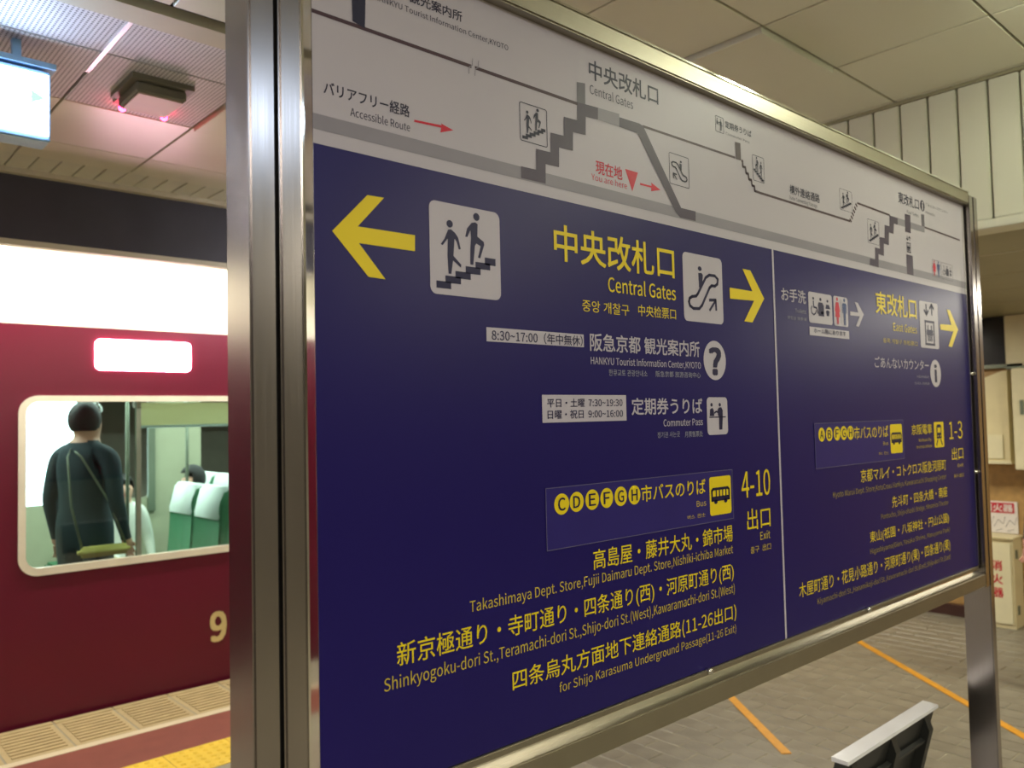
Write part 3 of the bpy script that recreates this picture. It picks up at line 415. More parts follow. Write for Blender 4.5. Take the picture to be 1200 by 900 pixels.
["P",[[2.0282,1.8018],[2.0724,1.8018],[2.0555,1.8277],[2.0714,1.8269],[2.1032,1.7989],[2.0725,1.7654],[2.0566,1.7665],[2.08,1.7929],[2.0273,1.7916]],"W",1,"arrow"],
["T","東改札口",2.1761,2.4406,1.8083,1.8644,"Y","C",0.012],
["T","East Gates",2.2808,2.4389,1.7674,1.7886,"Y","L",0.0],
["T","동쪽 개찰구 东检票口",2.2135,2.439,1.7312,1.7437,"Y2","C",0.0],
["R",[2.4622,1.7288,2.5982,1.8651],"W",1,0.008,0,"icon_plate"],
["G",[["L",[[2.5112,1.8297],[2.5112,1.8583]],0.0082,False],["L",[[2.4948,1.8406],[2.5112,1.8269],[2.5275,1.8406]],0.0082,False],["L",[[2.552,1.8269],[2.552,1.8583]],0.0082,False],["L",[[2.5356,1.846],[2.552,1.8596],[2.5683,1.846]],0.0082,False],["P",[[2.4948,1.8038],[2.5683,1.8038],[2.5683,1.8106],[2.4948,1.8106]]],["P",[[2.4948,1.737],[2.5683,1.737],[2.5683,1.7438],[2.4948,1.7438]]],["L",[[2.5003,1.7438],[2.5003,1.8038]],0.0082,False],["L",[[2.5628,1.7438],[2.5628,1.8038]],0.0082,False],["P",[[2.5084,1.767],[2.5547,1.767],[2.5547,1.7833],[2.5084,1.7833]]],["L",[[2.5193,1.7492],[2.5193,1.767]],0.0082,False],["L",[[2.5316,1.7492],[2.5316,1.767]],0.0082,False],["L",[[2.5438,1.7492],[2.5438,1.767]],0.0082,False],["L",[[2.5193,1.7833],[2.5193,1.797]],0.0068,False],["L",[[2.5438,1.7833],[2.5438,1.797]],0.0068,False]],"N",2,"pictogram"],
["P",[[2.6139,1.8054],[2.7022,1.8082],[2.6708,1.854],[2.6955,1.8536],[2.7568,1.7968],[2.7002,1.7395],[2.6726,1.7413],[2.7161,1.7887],[2.6149,1.7887]],"Y",1,"arrow"],
["T","ごあんないカウンター",2.1557,2.5141,1.6627,1.6908,"W","C",0.008],
["T","Information",2.4268,2.5133,1.6408,1.648,"W2","L",0.0],
["T","안내소 问讯处",2.4075,2.5148,1.621,1.6282,"W2","C",0.0],
["C",[2.5627,1.6557,0.04,0.0403],"W",1,"disc"],
["T","i",2.5527,2.572,1.629,1.6823,"N","B",0.02,2],
["R",[1.8207,1.4159,2.318,1.5232],"NB",1,0,0,"bus_panel"],
["R",[1.8207,1.4159,2.318,1.5232],"G3",2,0,0.0014,"panel_outline"],
["C",[1.8546,1.4954,0.016,0.0166],"Y",2,"disc"],
["T","A",1.8462,1.8628,1.4857,1.5051,"N","L",0.01,3],
["C",[1.8922,1.4954,0.0165,0.0168],"Y",2,"disc"],
["T","B",1.8836,1.9007,1.4856,1.5052,"N","L",0.01,3],
["C",[1.9318,1.496,0.0169,0.017],"Y",2,"disc"],
["T","F",1.9229,1.9404,1.4861,1.506,"N","L",0.01,3],
["C",[1.9667,1.4962,0.0172,0.0172],"Y",2,"disc"],
["T","G",1.9577,1.9756,1.4861,1.5062,"N","L",0.01,3],
["C",[2.0025,1.4958,0.0177,0.0175],"Y",2,"disc"],
["T","H",1.9932,2.0117,1.4857,1.5061,"N","L",0.01,3],
["T","市バスのりば",2.0225,2.2197,1.4783,1.5088,"Y","C",0.004,2],
["T","Bus",2.1875,2.2177,1.4578,1.4669,"Y2","L",0.0,2],
["T","버스  巴士",2.1582,2.2171,1.4332,1.4404,"Y2","C",0.0,2],
["R",[2.2322,1.4338,2.308,1.5117],"Y",2,0.006,0,"icon_plate"],
["G",[["L",[[2.2398,1.4618],[2.2398,1.4837],[2.2443,1.4869],[2.2959,1.4869],[2.3004,1.4837],[2.3004,1.4618]],0.0053,False],["P",[[2.2398,1.4618],[2.3004,1.4618],[2.3004,1.4717],[2.2398,1.4717]]],["C",[2.2527,1.4608,0.0061,0.0044]],["C",[2.2875,1.4608,0.0061,0.0044]],["L",[[2.2549,1.47],[2.2549,1.4858]],0.0038,False],["L",[[2.2663,1.47],[2.2663,1.4858]],0.0038,False],["L",[[2.2777,1.47],[2.2777,1.4858]],0.0038,False],["L",[[2.289,1.47],[2.289,1.4858]],0.0038,False]],"N",3,"pictogram"],
["T","京阪電車",2.3726,2.5163,1.4796,1.5065,"Y","C",0.004],
["T","Keihan Ry.",2.4209,2.513,1.4587,1.4671,"Y2","L",0.0],
["T","게이한전철 京阪电车",2.4003,2.5131,1.4398,1.4472,"Y2","C",0.0],
["R",[2.5314,1.4372,2.6046,1.5121],"Y",1,0.006,0,"icon_plate"],
["G",[["P",[[2.5497,1.4634],[2.5497,1.4986],[2.5548,1.5046],[2.5812,1.5046],[2.5863,1.4986],[2.5863,1.4634]]],["L",[[2.557,1.4612],[2.546,1.4432]],0.0059,False],["L",[[2.579,1.4612],[2.59,1.4432]],0.0059,False]],"N",2,"pictogram"],
["G",[["P",[[2.5563,1.4806],[2.5563,1.4956],[2.5797,1.4956],[2.5797,1.4806]]],["C",[2.5585,1.4709,0.0037,0.0022]],["C",[2.5775,1.4709,0.0037,0.0022]]],"Y",3,"pictogram"],
["T","1-3",2.6478,2.755,1.4582,1.5108,"Y","L",0.0],
["T","出口",2.6608,2.7538,1.3937,1.4304,"Y","C",0.0],
["T","Exit",2.7049,2.7507,1.3714,1.3814,"Y2","L",0.0],
["T","출구 出口",2.671,2.7507,1.3404,1.3509,"Y2","C",0.0],
["T","京都マルイ・コトクロス阪急河原町",2.0502,2.6105,1.3689,1.3997,"Y","C",0.0],
["T","Kyoto Marui Dept. Store,KotoCross Hankyu Kawaramachi Shopping Center",1.9008,2.6088,1.3424,1.3559,"Y3","L",0.0],
["T","先斗町・四条大橋・南座",2.2276,2.6129,1.2898,1.3182,"Y","C",0.0],
["T","Pontocho, Shijo-ohashi Bridge, Minamiza Theater",2.158,2.6178,1.2658,1.2787,"Y3","L",0.0],
["T","東山(祇園・八坂神社・円山公園)",2.088,2.615,1.2132,1.24,"Y","C",0.0],
["T","Higashiyama(Gion, Yasaka Shrine, Maruyama Park)",2.0866,2.6182,1.1846,1.1972,"Y3","L",0.0],
["T","木屋町通り・花見小路通り・河原町通り(東)・四条通り(東)",1.724,2.6157,1.1324,1.1635,"Y","C",0.0],
["T","Kiyamachi-dori St.,Hanamikoji-dori St.,Kawaramachi-dori St.(East),Shijo-dori St.(East)",1.806,2.6151,1.1048,1.1176,"Y3","L",0.0]
]

warm(sorted({E[1] for E in PRINT if E[0] == 'T'} | {'H', '9', '消', '火', '器', '消火器'}))
CAP = max(v.co.y for v in TEXTS['H'].vertices)

# ------------------------------------------------------------------ setting: floor
FL = struct(box('floor', -6, 6.65, -5, 4.92, -.3, -.0012, 'grout'))
box('floor_slab', -6, 1.05, -5, 3.73, -.0013, 0, 'floorp', FL)
box('floor_slab', 1.05, 6.65, -5, -.2, -.0013, 0, 'floorp', FL)
def in_frame(x, y, z):
    d = Vector((x, y, z-EYE)); c = d.dot(fw)
    if c <= .1: return None
    return (600+F_PX*d.dot(r2)/c, 450-F_PX*d.dot(u2)/c, c)
def brick_mesh(lx, ly, h):
    bm = bmesh.new(); bx(bm, -lx/2, lx/2, -ly/2, ly/2, -.02, h)
    e = [e for e in bm.edges if all(v.co.z > 0 for v in e.verts)] if h > 0 else []
    bmesh.ops.bevel(bm, geom=[e for e in bm.edges if min(v.co.z for v in e.verts) > -.01], offset=.002, segments=1, affect='EDGES')
    me = bpy.data.meshes.new('brick'); bm.to_mesh(me); bm.free(); me.materials.append(M['brick']); return me
CW, CL_, J = .112, .225, .008
BV = [brick_mesh(CW-J, CL_-J, h) for h in (.0008, .0014, .0020)]
cells = []
i = 0; x = 1.05+CW/2
while x < 6.64:
    y = -.2 + CL_/2 + (CL_/2 if i % 2 else 0)
    while y < 3.72-CL_/2:
        cells.append((x, y)); y += CL_
    x += CW; i += 1
def score(c):
    q = in_frame(c[0], c[1], 0)
    if q is None or not (620 < q[0] < 1225 and 640 < q[1] < 915): return 99
    return q[2]
cells.sort(key=score)
far = bmesh.new()
for k, (x, y) in enumerate(cells):
    if k < 295 and score((x, y)) < 90:
        o = bpy.data.objects.new('brick', random.choice(BV)); COL.objects.link(o); o.parent = FL
        o.location = (x, y, random.uniform(-.0008, .0008)); o.rotation_euler = (random.uniform(-.004, .004), random.uniform(-.004, .004), random.uniform(-.012, .012))
    else: bx(far, x-(CW-J)/2, x+(CW-J)/2, y-(CL_-J)/2, y+(CL_-J)/2, -.01, random.uniform(.0006, .0022))
stuff(fin(far, 'brick_paving', 'brick', FL))
def paint(pts):
    w = .045/2; bm = bmesh.new(); a, b = Vector(pts[0]), Vector(pts[1]); d = (b-a).normalized(); n = Vector((-d.y, d.x))*w
    v = [bm.verts.new((p.x, p.y, z)) for z in (.0015, .0052) for p in (a-n, b-n, b+n, a+n)]
    for f in ((0, 1, 2, 3), (4, 5, 6, 7), (0, 1, 5, 4), (1, 2, 6, 5), (2, 3, 7, 6), (3, 0, 4, 7)): bm.faces.new([v[q] for q in f])
    fin(bm, 'painted_line', 'line', FL)
paint(((5.60, 2.76), (3.9, .70))); paint(((4.33, 3.10), (3.449, 1.988)))
# platform side
box('platform_band', -6, 6.65, 4.03, 4.40, -.004, .001, 'rub', FL)
box('edge_stripe', -6, 6.65, 4.40, 4.455, -.004, .003, 'edgel', FL)
def edge_tile():
    bm = bmesh.new(); bx(bm, .004, .291, 0, .462, -.02, 0)
    for k in range(8):
        y = .045+k*.046; bx(bm, .03, .268, y, y+.026, -.001, .0055)
    bx(bm, .004, .291, .42, .462, -.001, .004)
    me = bpy.data.meshes.new('edge_tile'); bmesh.ops.recalc_face_normals(bm, faces=bm.faces[:]); bm.to_mesh(me); bm.free(); me.materials.append(M['edge']); return me
ET = edge_tile()
for k in range(-3, 16):
    o = bpy.data.objects.new('edge_tile', ET); COL.objects.link(o); o.parent = FL; o.location = (1.143+.2955*(k-1), 4.457, random.uniform(-.001, .001))
def tactile():
    bm = bmesh.new(); bx(bm, .002, .298, .002, .298, -.02, .002)
    for a in range(6):
        for b in range(6):
            cx, cy = .033+a*.047, .033+b*.047
            r = bmesh.ops.create_cone(bm, cap_ends=True, segments=8, radius1=.014, radius2=.009, depth=.006)
            for v in r['verts']: v.co += Vector((cx, cy, .005))
    me = bpy.data.meshes.new('tactile_tile'); bm.to_mesh(me); bm.free(); me.materials.append(M['tact']); return me
TT = tactile()
for k in range(-4, 14):
    o = bpy.data.objects.new('tactile_tile', TT); COL.objects.link(o); o.parent = FL; o.location = (1.10+.3*k, 3.73, 0)
# ------------------------------------------------------------------ setting: walls
struct(box('wall_back', -6, 6.75, -5.1, -5, 0, 2.75, 'wall_p'))
struct(box('wall_left', -6.1, -6, -5.1, 9.1, -1.2, 3.4, 'wall_p'))
WR = struct(box('wall_right', 6.65, 6.75, -5, 4.92, 0, 2.2, 'wall'))
struct(box('baseboard_right', 6.60, 6.65, 2.30, 4.9, 0, .085, 'plinth'))
struct(box('baseboard_right', 6.60, 6.65, -5, 1.6, 0, .085, 'plinth'))
struct(box('wall_tunnel', -6, 12, 9.0, 9.1, -1.2, 3.4, 'wall_p'))
struct(box('ceiling_tunnel', -6, 12, 4.5, 9.1, 3.3, 3.4, 'fascia'))
struct(box('floor_track', -6, 12, 4.92, 9.1, -1.3, -1.2, 'fascia'))
struct(box('wall_platform_face', -6, 12, 4.84, 4.915, -1.2, -.31, 'wall_p'))
# ------------------------------------------------------------------ setting: ceiling
CZ = 2.75
CE = struct(box('ceiling', -6, 3.27, -5, 4.37, CZ+.03, CZ+.12, 'ceil_back'))
def cpanel(x0, x1, y0, y1, m='ceil', drop=0.0):
    bm = bmesh.new(); g = .004; bx(bm, x0+g, x1-g, y0+g, y1-g, CZ-drop, CZ+.031-min(drop, .001), .002, 1)
    fin(bm, 'ceiling_panel', m, CE)
gx = [3.235-.4775*k for k in range(8)]
ys = [-.62, -.15, .33, .82, 1.31, 1.80, 2.345]
for a in range(len(gx)-1):
    for b in range(len(ys)-1):
        cpanel(gx[a+1], gx[a], ys[b], ys[b+1], 'ceil', .018 if (a == 1 and b == 4) else 0)
for b in range(len(ys)-1): cpanel(3.235, 3.27, ys[b], ys[b+1])
cpanel(-6, gx[-1], -5, 2.345); cpanel(gx[-1], 3.27, -5, -.62)
hx = [.79+.4745*k for k in range(-3, 6)]; hy = [2.495, 2.775, 3.27, 3.787, 4.05]
for a in range(len(hx)-1):
    for b in range(4):
        cpanel(hx[a], hx[a+1], hy[b], hy[b+1], 'perf' if b < 2 and hx[a] < 1.0 or b == 0 else 'ceil', .016 if (b == 1 and abs(hx[a]-1.2645) < .01) else 0)
cpanel(-6, hx[0], 2.495, 4.05); cpanel(hx[-1], 3.27, 2.495, 4.05)
struct(box('trim_1', -6, 3.27, 2.385, 2.49, CZ-.012, CZ+.03, 'beam', CE)); box('dark_joint', -6, 3.27, 2.347, 2.383, CZ+.02, CZ+.03, 'dark_gap', CE)
for x, y0, y1 in ((.79, 2.50, 2.96),): box('glint_strip', x-.007, x+.007, y0, y1, CZ-.003, CZ+.004, 'glint', CE)  # thin bright strip in place of a light reflection along the joint
# small spandrel tiles above the platform edge
def sp_mesh():
    bm = bmesh.new(); bx(bm, .003, .0905, 0, .232, 0, .02, .002, 1); me = bpy.data.meshes.new('spandrel_tile'); bm.to_mesh(me); bm.free(); me.materials.append(M['lattice']); return me
SP = sp_mesh()
for k in range(-12, 26):
    o = bpy.data.objects.new('spandrel_tile', SP); COL.objects.link(o); o.parent = CE; o.location = (.797+.0937*k, 4.066, CZ+.008)
box('edge_lip', -6, 3.27, 4.30, 4.345, CZ-.014, CZ+.03, 'beam', CE)
struct(box('trim_2', -6, 8, 4.345, 4.375, 2.43, CZ+.03, 'fascia')); struct(box('trim_3', -6, 8, 4.335, 4.385, 2.405, 2.432, 'beam'))
# bulkhead of vertical strips with a lower ceiling behind it
BK = struct(box('wall_bulkhead', 3.285, 3.36, -5, 4.34, 2.21, CZ+.03, 'lowceil'))
def strip_mesh():
    bm = bmesh.new(); bx(bm, 3.262, 3.287, .003, .0995, 2.232, CZ-.012, .003, 2); me = bpy.data.meshes.new('bulkhead_strip'); bm.to_mesh(me); bm.free(); me.materials.append(M['spandrel']); return me
SM = strip_mesh()
for k in range(-22, 34):
    o = bpy.data.objects.new('bulkhead_strip', SM); COL.objects.link(o); o.parent = BK; o.location = (0, 1.093+.1035*k, 0)
box('bulkhead_lip', 3.245, 3.37, -5, 4.34, 2.196, 2.228, 'spandrel', BK, .003); box('bulkhead_cornice', 3.252, 3.284, -5, 4.34, CZ-.012, CZ-.001, 'lowceil', BK)
LC = struct(box('ceiling_low', 3.37, 6.75, -5, 4.9, 2.21, 2.3, 'lowceil'))
for k in range(4): box('ceiling_seam', 3.9+.62*k, 3.905+.62*k, -1, 4.3, 2.2085, 2.211, 'spandrel' if k == 0 else 'beam', LC)
# ------------------------------------------------------------------ objects on the far right wall
sc = thing('display_screen', 'dark rectangular screen high on the far right wall', 'screen', (6.64, 2.2, 1.86))
box('panel', 6.60, 6.65, 1.965, 2.60, 1.862, 2.2, 'screen', sc, .004); box('frame_rail', 6.57, 6.65, 1.85, 2.60, 1.835, 1.862, 'mull', sc)
pl = thing('white_column_cover', 'pale vertical wall panel beside the dark screen', 'panel', (6.6, 1.7, 1.84))
box('cover_panel', 6.57, 6.65, 1.50, 1.955, 1.84, 2.208, 'cream2', pl, .004); box('base_trim', 6.56, 6.65, 1.50, 1.955, 1.825, 1.842, 'mull', pl)
cb = thing('wall_cabinet', 'cream wall cabinet with slanted top above the fire extinguisher sign', 'cabinet', (6.5, 2.2, 1.165))
bm = bmesh.new(); prof = [(1.92, 1.175), (2.75, 1.175), (2.75, 1.52), (2.15, 1.735), (1.95, 1.81), (1.92, 1.81)]
va = [bm.verts.new((6.46, y, z)) for y, z in prof]; vb = [bm.verts.new((6.65, y, z)) for y, z in prof]
bm.faces.new(va); bm.faces.new(vb)
for k in range(len(prof)): bm.faces.new((va[k], va[(k+1) % 6], vb[(k+1) % 6], vb[k]))
fin(bm, 'body', 'cream', cb); box('flap', 6.45, 6.462, 1.96, 2.70, 1.19, 1.36, 'cream2', cb, .003); box('bottom_rail', 6.44, 6.65, 1.91, 2.76, 1.155, 1.175, 'cream2', cb)
cb2 = thing('tall_wall_cabinet', 'pale cream box at the right picture edge beside the slanted cabinet', 'cabinet', (6.4, 1.75, 1.12))
box('body', 6.38, 6.65, 1.50, 1.87, 1.12, 1.82, 'cream2', cb2, .005); box('handle', 6.365, 6.38, 1.80, 1.82, 1.50, 1.60, 'mull', cb2)
ex = thing('extinguisher_box', 'cream fire extinguisher cabinet with red characters standing on the floor', 'cabinet', (6.5, 2.08, 0))
box('body', 6.46, 6.648, 1.93, 2.25, 0, .625, 'cream', ex, .004); box('door', 6.448, 6.46, 1.945, 2.24, .035, .60, 'cream2', ex, .003)
box('lid', 6.44, 6.65, 1.92, 2.26, .625, .64, 'cream', ex, .003)
for z in (.13, .52): box('hinge', 6.50, 6.53, 1.922, 1.931, z-.03, z+.03, 'mull', ex)
def label_x(s, X, yc, zc, size, m, parent, bold=.02, sy=1.0):
    me = text_mesh(s, bold, .0); xs = [v.co.x for v in me.vertices]; zs = [v.co.y for v in me.vertices]
    cx, cz = (min(xs)+max(xs))/2, (min(zs)+max(zs))/2
    for v in me.vertices: v.co = Vector((X-v.co.z*.0001, yc-(v.co.x-cx)*size*sy, zc+(v.co.y-cz)*size))
    return link('lettering', me, m, parent)
door = ex.children[1]
for s, z in (('消', .44), ('火', .345), ('器', .25)): label_x(s, 6.4465, 2.035, z, .075, 'red', door)
es = thing('extinguisher_sign', 'red and white extinguisher notice on the wall above the cream box', 'sign', (6.64, 2.1, .66))
box('board', 6.638, 6.65, 1.945, 2.35, .645, .872, 'white', es); box('header', 6.634, 6.639, 1.965, 2.34, .79, .862, 'red', es)
label_x('消火器', 6.633, 2.07, .826, .06, 'white', es, .02, 1.1)
bm = bmesh.new()
for k in range(4):
    y = 2.25-k*.075; tube(bm, [(6.636, y, .69), (6.636, y-.03, .74), (6.636, y-.06, .71), (6.636, y-.075, .76)], .0018, 5); tube(bm, [(6.636, y-.01, .66), (6.636, y-.055, .675)], .0015, 5)
fin(bm, 'instruction_drawing', 'G2', es)
# ------------------------------------------------------------------ ceiling fixtures
dt = thing('ceiling_detector', 'grey box fixture with red lamps on the platform ceiling', 'fixture', (1.03, 3.0, CZ))
bm = bmesh.new(); bx(bm, .905, 1.115, 2.86, 3.10, CZ-.018, CZ)
fin(bm, 'base_plate', 'fix', dt)
bm = bmesh.new(); bx(bm, .925, 1.095, 2.88, 3.08, CZ-.055, CZ-.018, .006, 1); fin(bm, 'housing', 'fix', dt)
box('cover', .935, 1.085, 2.89, 3.07, CZ-.060, CZ-.054, 'fixw', dt)
box('lamp_bracket', .935, 1.12, 3.10, 3.172, CZ-.008, CZ, 'fix', dt)
for x in (.965, 1.115):
    bm = bmesh.new(); r = bmesh.ops.create_uvsphere(bm, u_segments=12, v_segments=8, radius=.013)
    for v in r['verts']: v.co += Vector((x, 3.165, CZ-.022))
    fin(bm, 'red_lamp', 'redled', dt, True)
eg = thing('exit_sign', 'glowing white exit lightbox with green arrow hanging from the platform ceiling', 'sign', (.4, 2.8, 2.45))
box('case', .10, .645, 2.805, 2.90, 2.435, 2.655, 'exitbox', eg, .004); box('lit_face', .108, .638, 2.798, 2.806, 2.452, 2.640, 'exitface', eg)
lf = eg.children[1]
bm = bmesh.new(); bx(bm, .13, .595, 2.795, 2.798, 2.562, 2.567)
v = [bm.verts.new((x, y, z)) for y in (2.795, 2.798) for x, z in ((.590, 2.545), (.628, 2.565), (.590, 2.585))]
for f in ((0, 1, 2), (3, 4, 5), (0, 1, 4, 3), (1, 2, 5, 4), (2, 0, 3, 5)): bm.faces.new([v[q] for q in f])
fin(bm, 'arrow', 'exitgreen', lf)
for x in (.2, .56): box('hanger', x-.012, x+.012, 2.84, 2.864, 2.65, CZ, 'exitbox', eg)
box('mounting_rail', .05, .66, 2.80, 2.885, 2.665, 2.682, 'exitbox', eg)
fl = thing('fluorescent_luminaire', 'white ceiling luminaire just above the picture top right', 'lamp', (2.5, .3, 2.7))
box('housing', 2.44, 2.58, -.35, .62, 2.72, CZ, 'beam', fl, .004)
for x in (2.46, 2.56):
    bm = bmesh.new(); tube(bm, [(x, -.33, 2.70), (x, .61, 2.70)], .013, 12); fin(bm, 'tube', 'tube', fl, True)

for lb, x0, x1, yc in (('added white fill luminaire over the platform outside the left picture edge', -3.3, -1.1, 3.35), ('added white fill luminaire over the platform hidden behind the board', 2.1, 3.1, 3.4)):
    pl_ = thing('fill_luminaire', lb, 'lamp', ((x0+x1)/2, yc, 2.5))  # added out-of-view lamps that brighten the platform ceiling and edge tiles
    box('housing', x0, x1, yc-.05, yc+.05, 2.50, 2.53, 'beam', pl_, .004)
    for x in (x0+.2, x1-.2): box('hanger', x-.01, x+.01, yc-.01, yc+.01, 2.53, CZ, 'beam', pl_)
    for dy in (-.075, .075):
        bm = bmesh.new(); tube(bm, [(x0+.03, yc+dy, 2.50), (x1-.03, yc+dy, 2.50)], .014, 12); fin(bm, 'tube', 'fill_tube', pl_, True)
        for x in (x0+.03, x1-.05): box('lamp_holder', x, x+.02, yc+min(0, dy), yc+max(0, dy), 2.495, 2.51, 'beam', pl_)
# ------------------------------------------------------------------ the sign board
SB = thing('guide_sign_board', 'large navy and white station guide board in a brushed steel frame', 'sign', (1.678, .965, 0))
Y0, Y1 = .93, 1.0
def hollow(name, x0, x1, y0, y1, z0, z1, m, bev=.003): return box(name, x0, x1, y0, y1, z0, z1, m, SB, bev, False)
hollow('post', .428, .4615, Y0, Y1, 0, 2.262, 'steel'); hollow('frame_stile', .4675, .4985, Y0, Y1, .985, 2.262, 'steel')
hollow('post', 2.883, 2.917, Y0, Y1+.012, 0, 2.236, 'steel'); hollow('frame_stile', 2.845, 2.877, Y0, Y1, .985, 2.236, 'steel')
box('joint_filler', .461, .468, Y0+.012, Y1-.01, .2, 2.25, 'dark_gap', SB); box('joint_filler', 2.8765, 2.8835, Y0+.012, Y1-.01, .985, 2.22, 'dark_gap', SB)
box('edge_bead', .4985, .5015, Y0, Y0+.004, 1.02, 2.21, 'chrome', SB)
hollow('lower_stile', .4675, .4985, Y0, Y1, 0, .985, 'steel')
hollow('top_rail', .4985, 2.845, Y0, Y1, 2.203, 2.241, 'steel_h'); box('top_bead', .4985, 2.845, Y0-.001, Y0+.006, 2.2405, 2.2445, 'chrome', SB)
hollow('bottom_rail', .4985, 2.845, Y0, Y1, .991, 1.030, 'steel_h', .0025)
for (x, z0) in ((.445, 0), (2.9, 0)):
    box('base_plate', x-.06, x+.06, .88, 1.05, 0, .008, 'steel', SB, .002)
PB = box('panel_tray', .524, 2.831, .9502, .992, 1.0545, 2.2085, 'chrome', SB)
box('bottom_channel', .524, 2.831, .944, .9502, 1.044, 1.0545, 'steel_h', SB, .0015); box('inner_strip', .5015, 2.845, .9495, .953, 1.029, 1.044, 'chrome', SB); box('top_channel', .524, 2.831, .944, .9502, 2.2085, 2.2135, 'chrome', SB)
box('support_bar', .51, 2.84, .955, .985, 1.028, 1.0545, 'dark_gap', SB); box('support_bar', .51, 2.84, .955, .985, 2.2085, 2.205, 'dark_gap', SB)
box('side_lip', 2.829, 2.834, .944, .9502, 1.0545, 2.2085, 'chrome', SB)
FILM = box('print_film', .5245, 2.8305, .9496, .9503, 1.055, 2.208, 'board', SB)
for x, z in ((1.36, 1.052), (2.05, 1.052), (.70, 1.052), (2.3, 2.209), (1.3, 2.209)):
    bm = bmesh.new(); tube(bm, [(x, .937, z), (x, .950, z)], .006, 10); fin(bm, 'retaining_clip', 'chrome', SB, True)
for z in (1.35, 1.66): 
    bm = bmesh.new(); tube(bm, [(2.836, .937, z), (2.836, .952, z)], .005, 10); fin(bm, 'retaining_clip', 'chrome', SB, True)
def lay(l): return .9496-.00035*(l+1)
def flat(polys, y, name, m):
    """thin print: filled polygons on the board plane"""
    bm = bmesh.new()
    for P in polys:
        vs = [bm.verts.new((a, y, b)) for a, b in P]
        f = bm.faces.new(vs); f.normal_update()
        if f.normal.y > 0: bmesh.ops.reverse_faces(bm, faces=[f])
    bmesh.ops.triangulate(bm, faces=bm.faces[:], ngon_method='EAR_CLIP')
    me = bpy.data.meshes.new(name); bm.to_mesh(me); bm.free(); return link(name, me, m, FILM)
def stroke(pts, w, closed=False):
    out = []; n = len(pts); segs = n if closed else n-1
    for k in range(segs):
        a = Vector(pts[k]); b = Vector(pts[(k+1) % n]); d = b-a
        if d.length < 1e-6: continue
        d.normalize(); nn = Vector((-d.y, d.x))*w/2; e = d*w*.5
        if not closed and k == 0: a = a+e*0
        else: a = a-e*.6
        b = b+e*(.6 if (closed or k < segs-1) else 0)
        out.append([tuple(a-nn), tuple(b-nn), tuple(b+nn), tuple(a+nn)])
    return out
def circ(c, n=36):
    return [(c[0]+c[2]*math.cos(2*PI*k/n), c[1]+c[3]*math.sin(2*PI*k/n)) for k in range(n)]
NAMES = {'Y': 'yellow', 'W': 'white'}
for E in PRINT:
    k = E[0]
    if k == 'T':
        s, x0, x1, zb, zt, colr, kind, bold = E[1:9]; l = E[9] if len(E) > 9 else 1
        me = text_mesh(s, bold)
        xs = [v.co.x for v in me.vertices]; ysv = [v.co.y for v in me.vertices]
        if not xs: continue
        a, b = min(xs), max(xs)
        if kind == 'C': r0, r1 = -.075, .80
        elif kind == 'L': r0, r1 = 0, CAP
        else: r0, r1 = min(ysv), max(ysv)
        sx = (x1-x0)/(b-a); sz = (zt-zb)/(r1-r0); y = lay(l)
        for v in me.vertices: v.co = Vector((x0+(v.co.x-a)*sx, y-v.co.z*.00005, zb+(v.co.y-r0)*sz))
        link('lettering', me, colr, FILM)
    elif k == 'P': flat([E[1]], lay(E[3]), E[4], E[2])
    elif k == 'R':
        q, colr, l, r, ring, nm = E[1:7]
        if ring:
            o = plate(nm, [rrect(*q, r), rrect(q[0]+ring, q[1]+ring, q[2]-ring, q[3]-ring, max(0, r-ring))], lay(l)-.0001, lay(l)+.0001, colr, FILM)
        else: flat([rrect(*q, r)], lay(l), nm, colr)
    elif k == 'L':
        pts, wd, colr, l, nm, closed = E[1:7]; flat(stroke(pts, wd, closed), lay(l), nm, colr)
    elif k == 'C': flat([circ(E[1])], lay(E[3]), E[4], E[2])
    elif k == 'G':
        P = []
        for g in E[1]:
            if g[0] == 'P': P.append(g[1])
            elif g[0] == 'L': P += stroke(g[1], g[2], g[3])
            else: P.append(circ(g[1], 20))
        flat(P, lay(E[3]), E[4], E[2])
# ------------------------------------------------------------------ bench seen from behind, under the board
BN = thing('reading_stand', 'low tilted stand with bright white top edge and dark back behind the sign board', 'stand', (2.45, 1.2, 0))
def slab(name, x0, x1, prof, m, parent):
    bm = bmesh.new(); n = len(prof)
    a = [bm.verts.new((x0, y, z)) for y, z in prof]; b = [bm.verts.new((x1, y, z)) for y, z in prof]
    bm.faces.new(a); bm.faces.new(b)
    for k in range(n): bm.faces.new((a[k], a[(k+1) % n], b[(k+1) % n], b[k]))
    return fin(bm, name, m, parent)
slab('backrest', 2.135, 2.735, [(1.058, .615), (1.088, .615), (1.168, .34), (1.138, .34)], 'bench_d', BN)
slab('top_cap', 2.13, 2.74, [(1.050, .612), (1.050, .622), (1.096, .624), (1.096, .612)], 'bench_w', BN)
for x in (2.17, 2.42, 2.66): slab('rib', x, x+.03, [(1.062, .60), (1.048, .56), (1.10, .36), (1.14, .34)], 'bench_d', BN)
slab('back_ledge', 2.16, 2.71, [(1.075, .535), (1.062, .53), (1.066, .52), (1.08, .515)], 'bench_d', BN)
bm = bmesh.new(); tube(bm, [(2.44, 1.17, .008), (2.44, 1.17, .36)], .022, 14); fin(bm, 'pole', 'steel', BN, True)
box('foot_plate', 2.28, 2.60, 1.05, 1.32, 0, .01, 'bench_d', BN, .002)

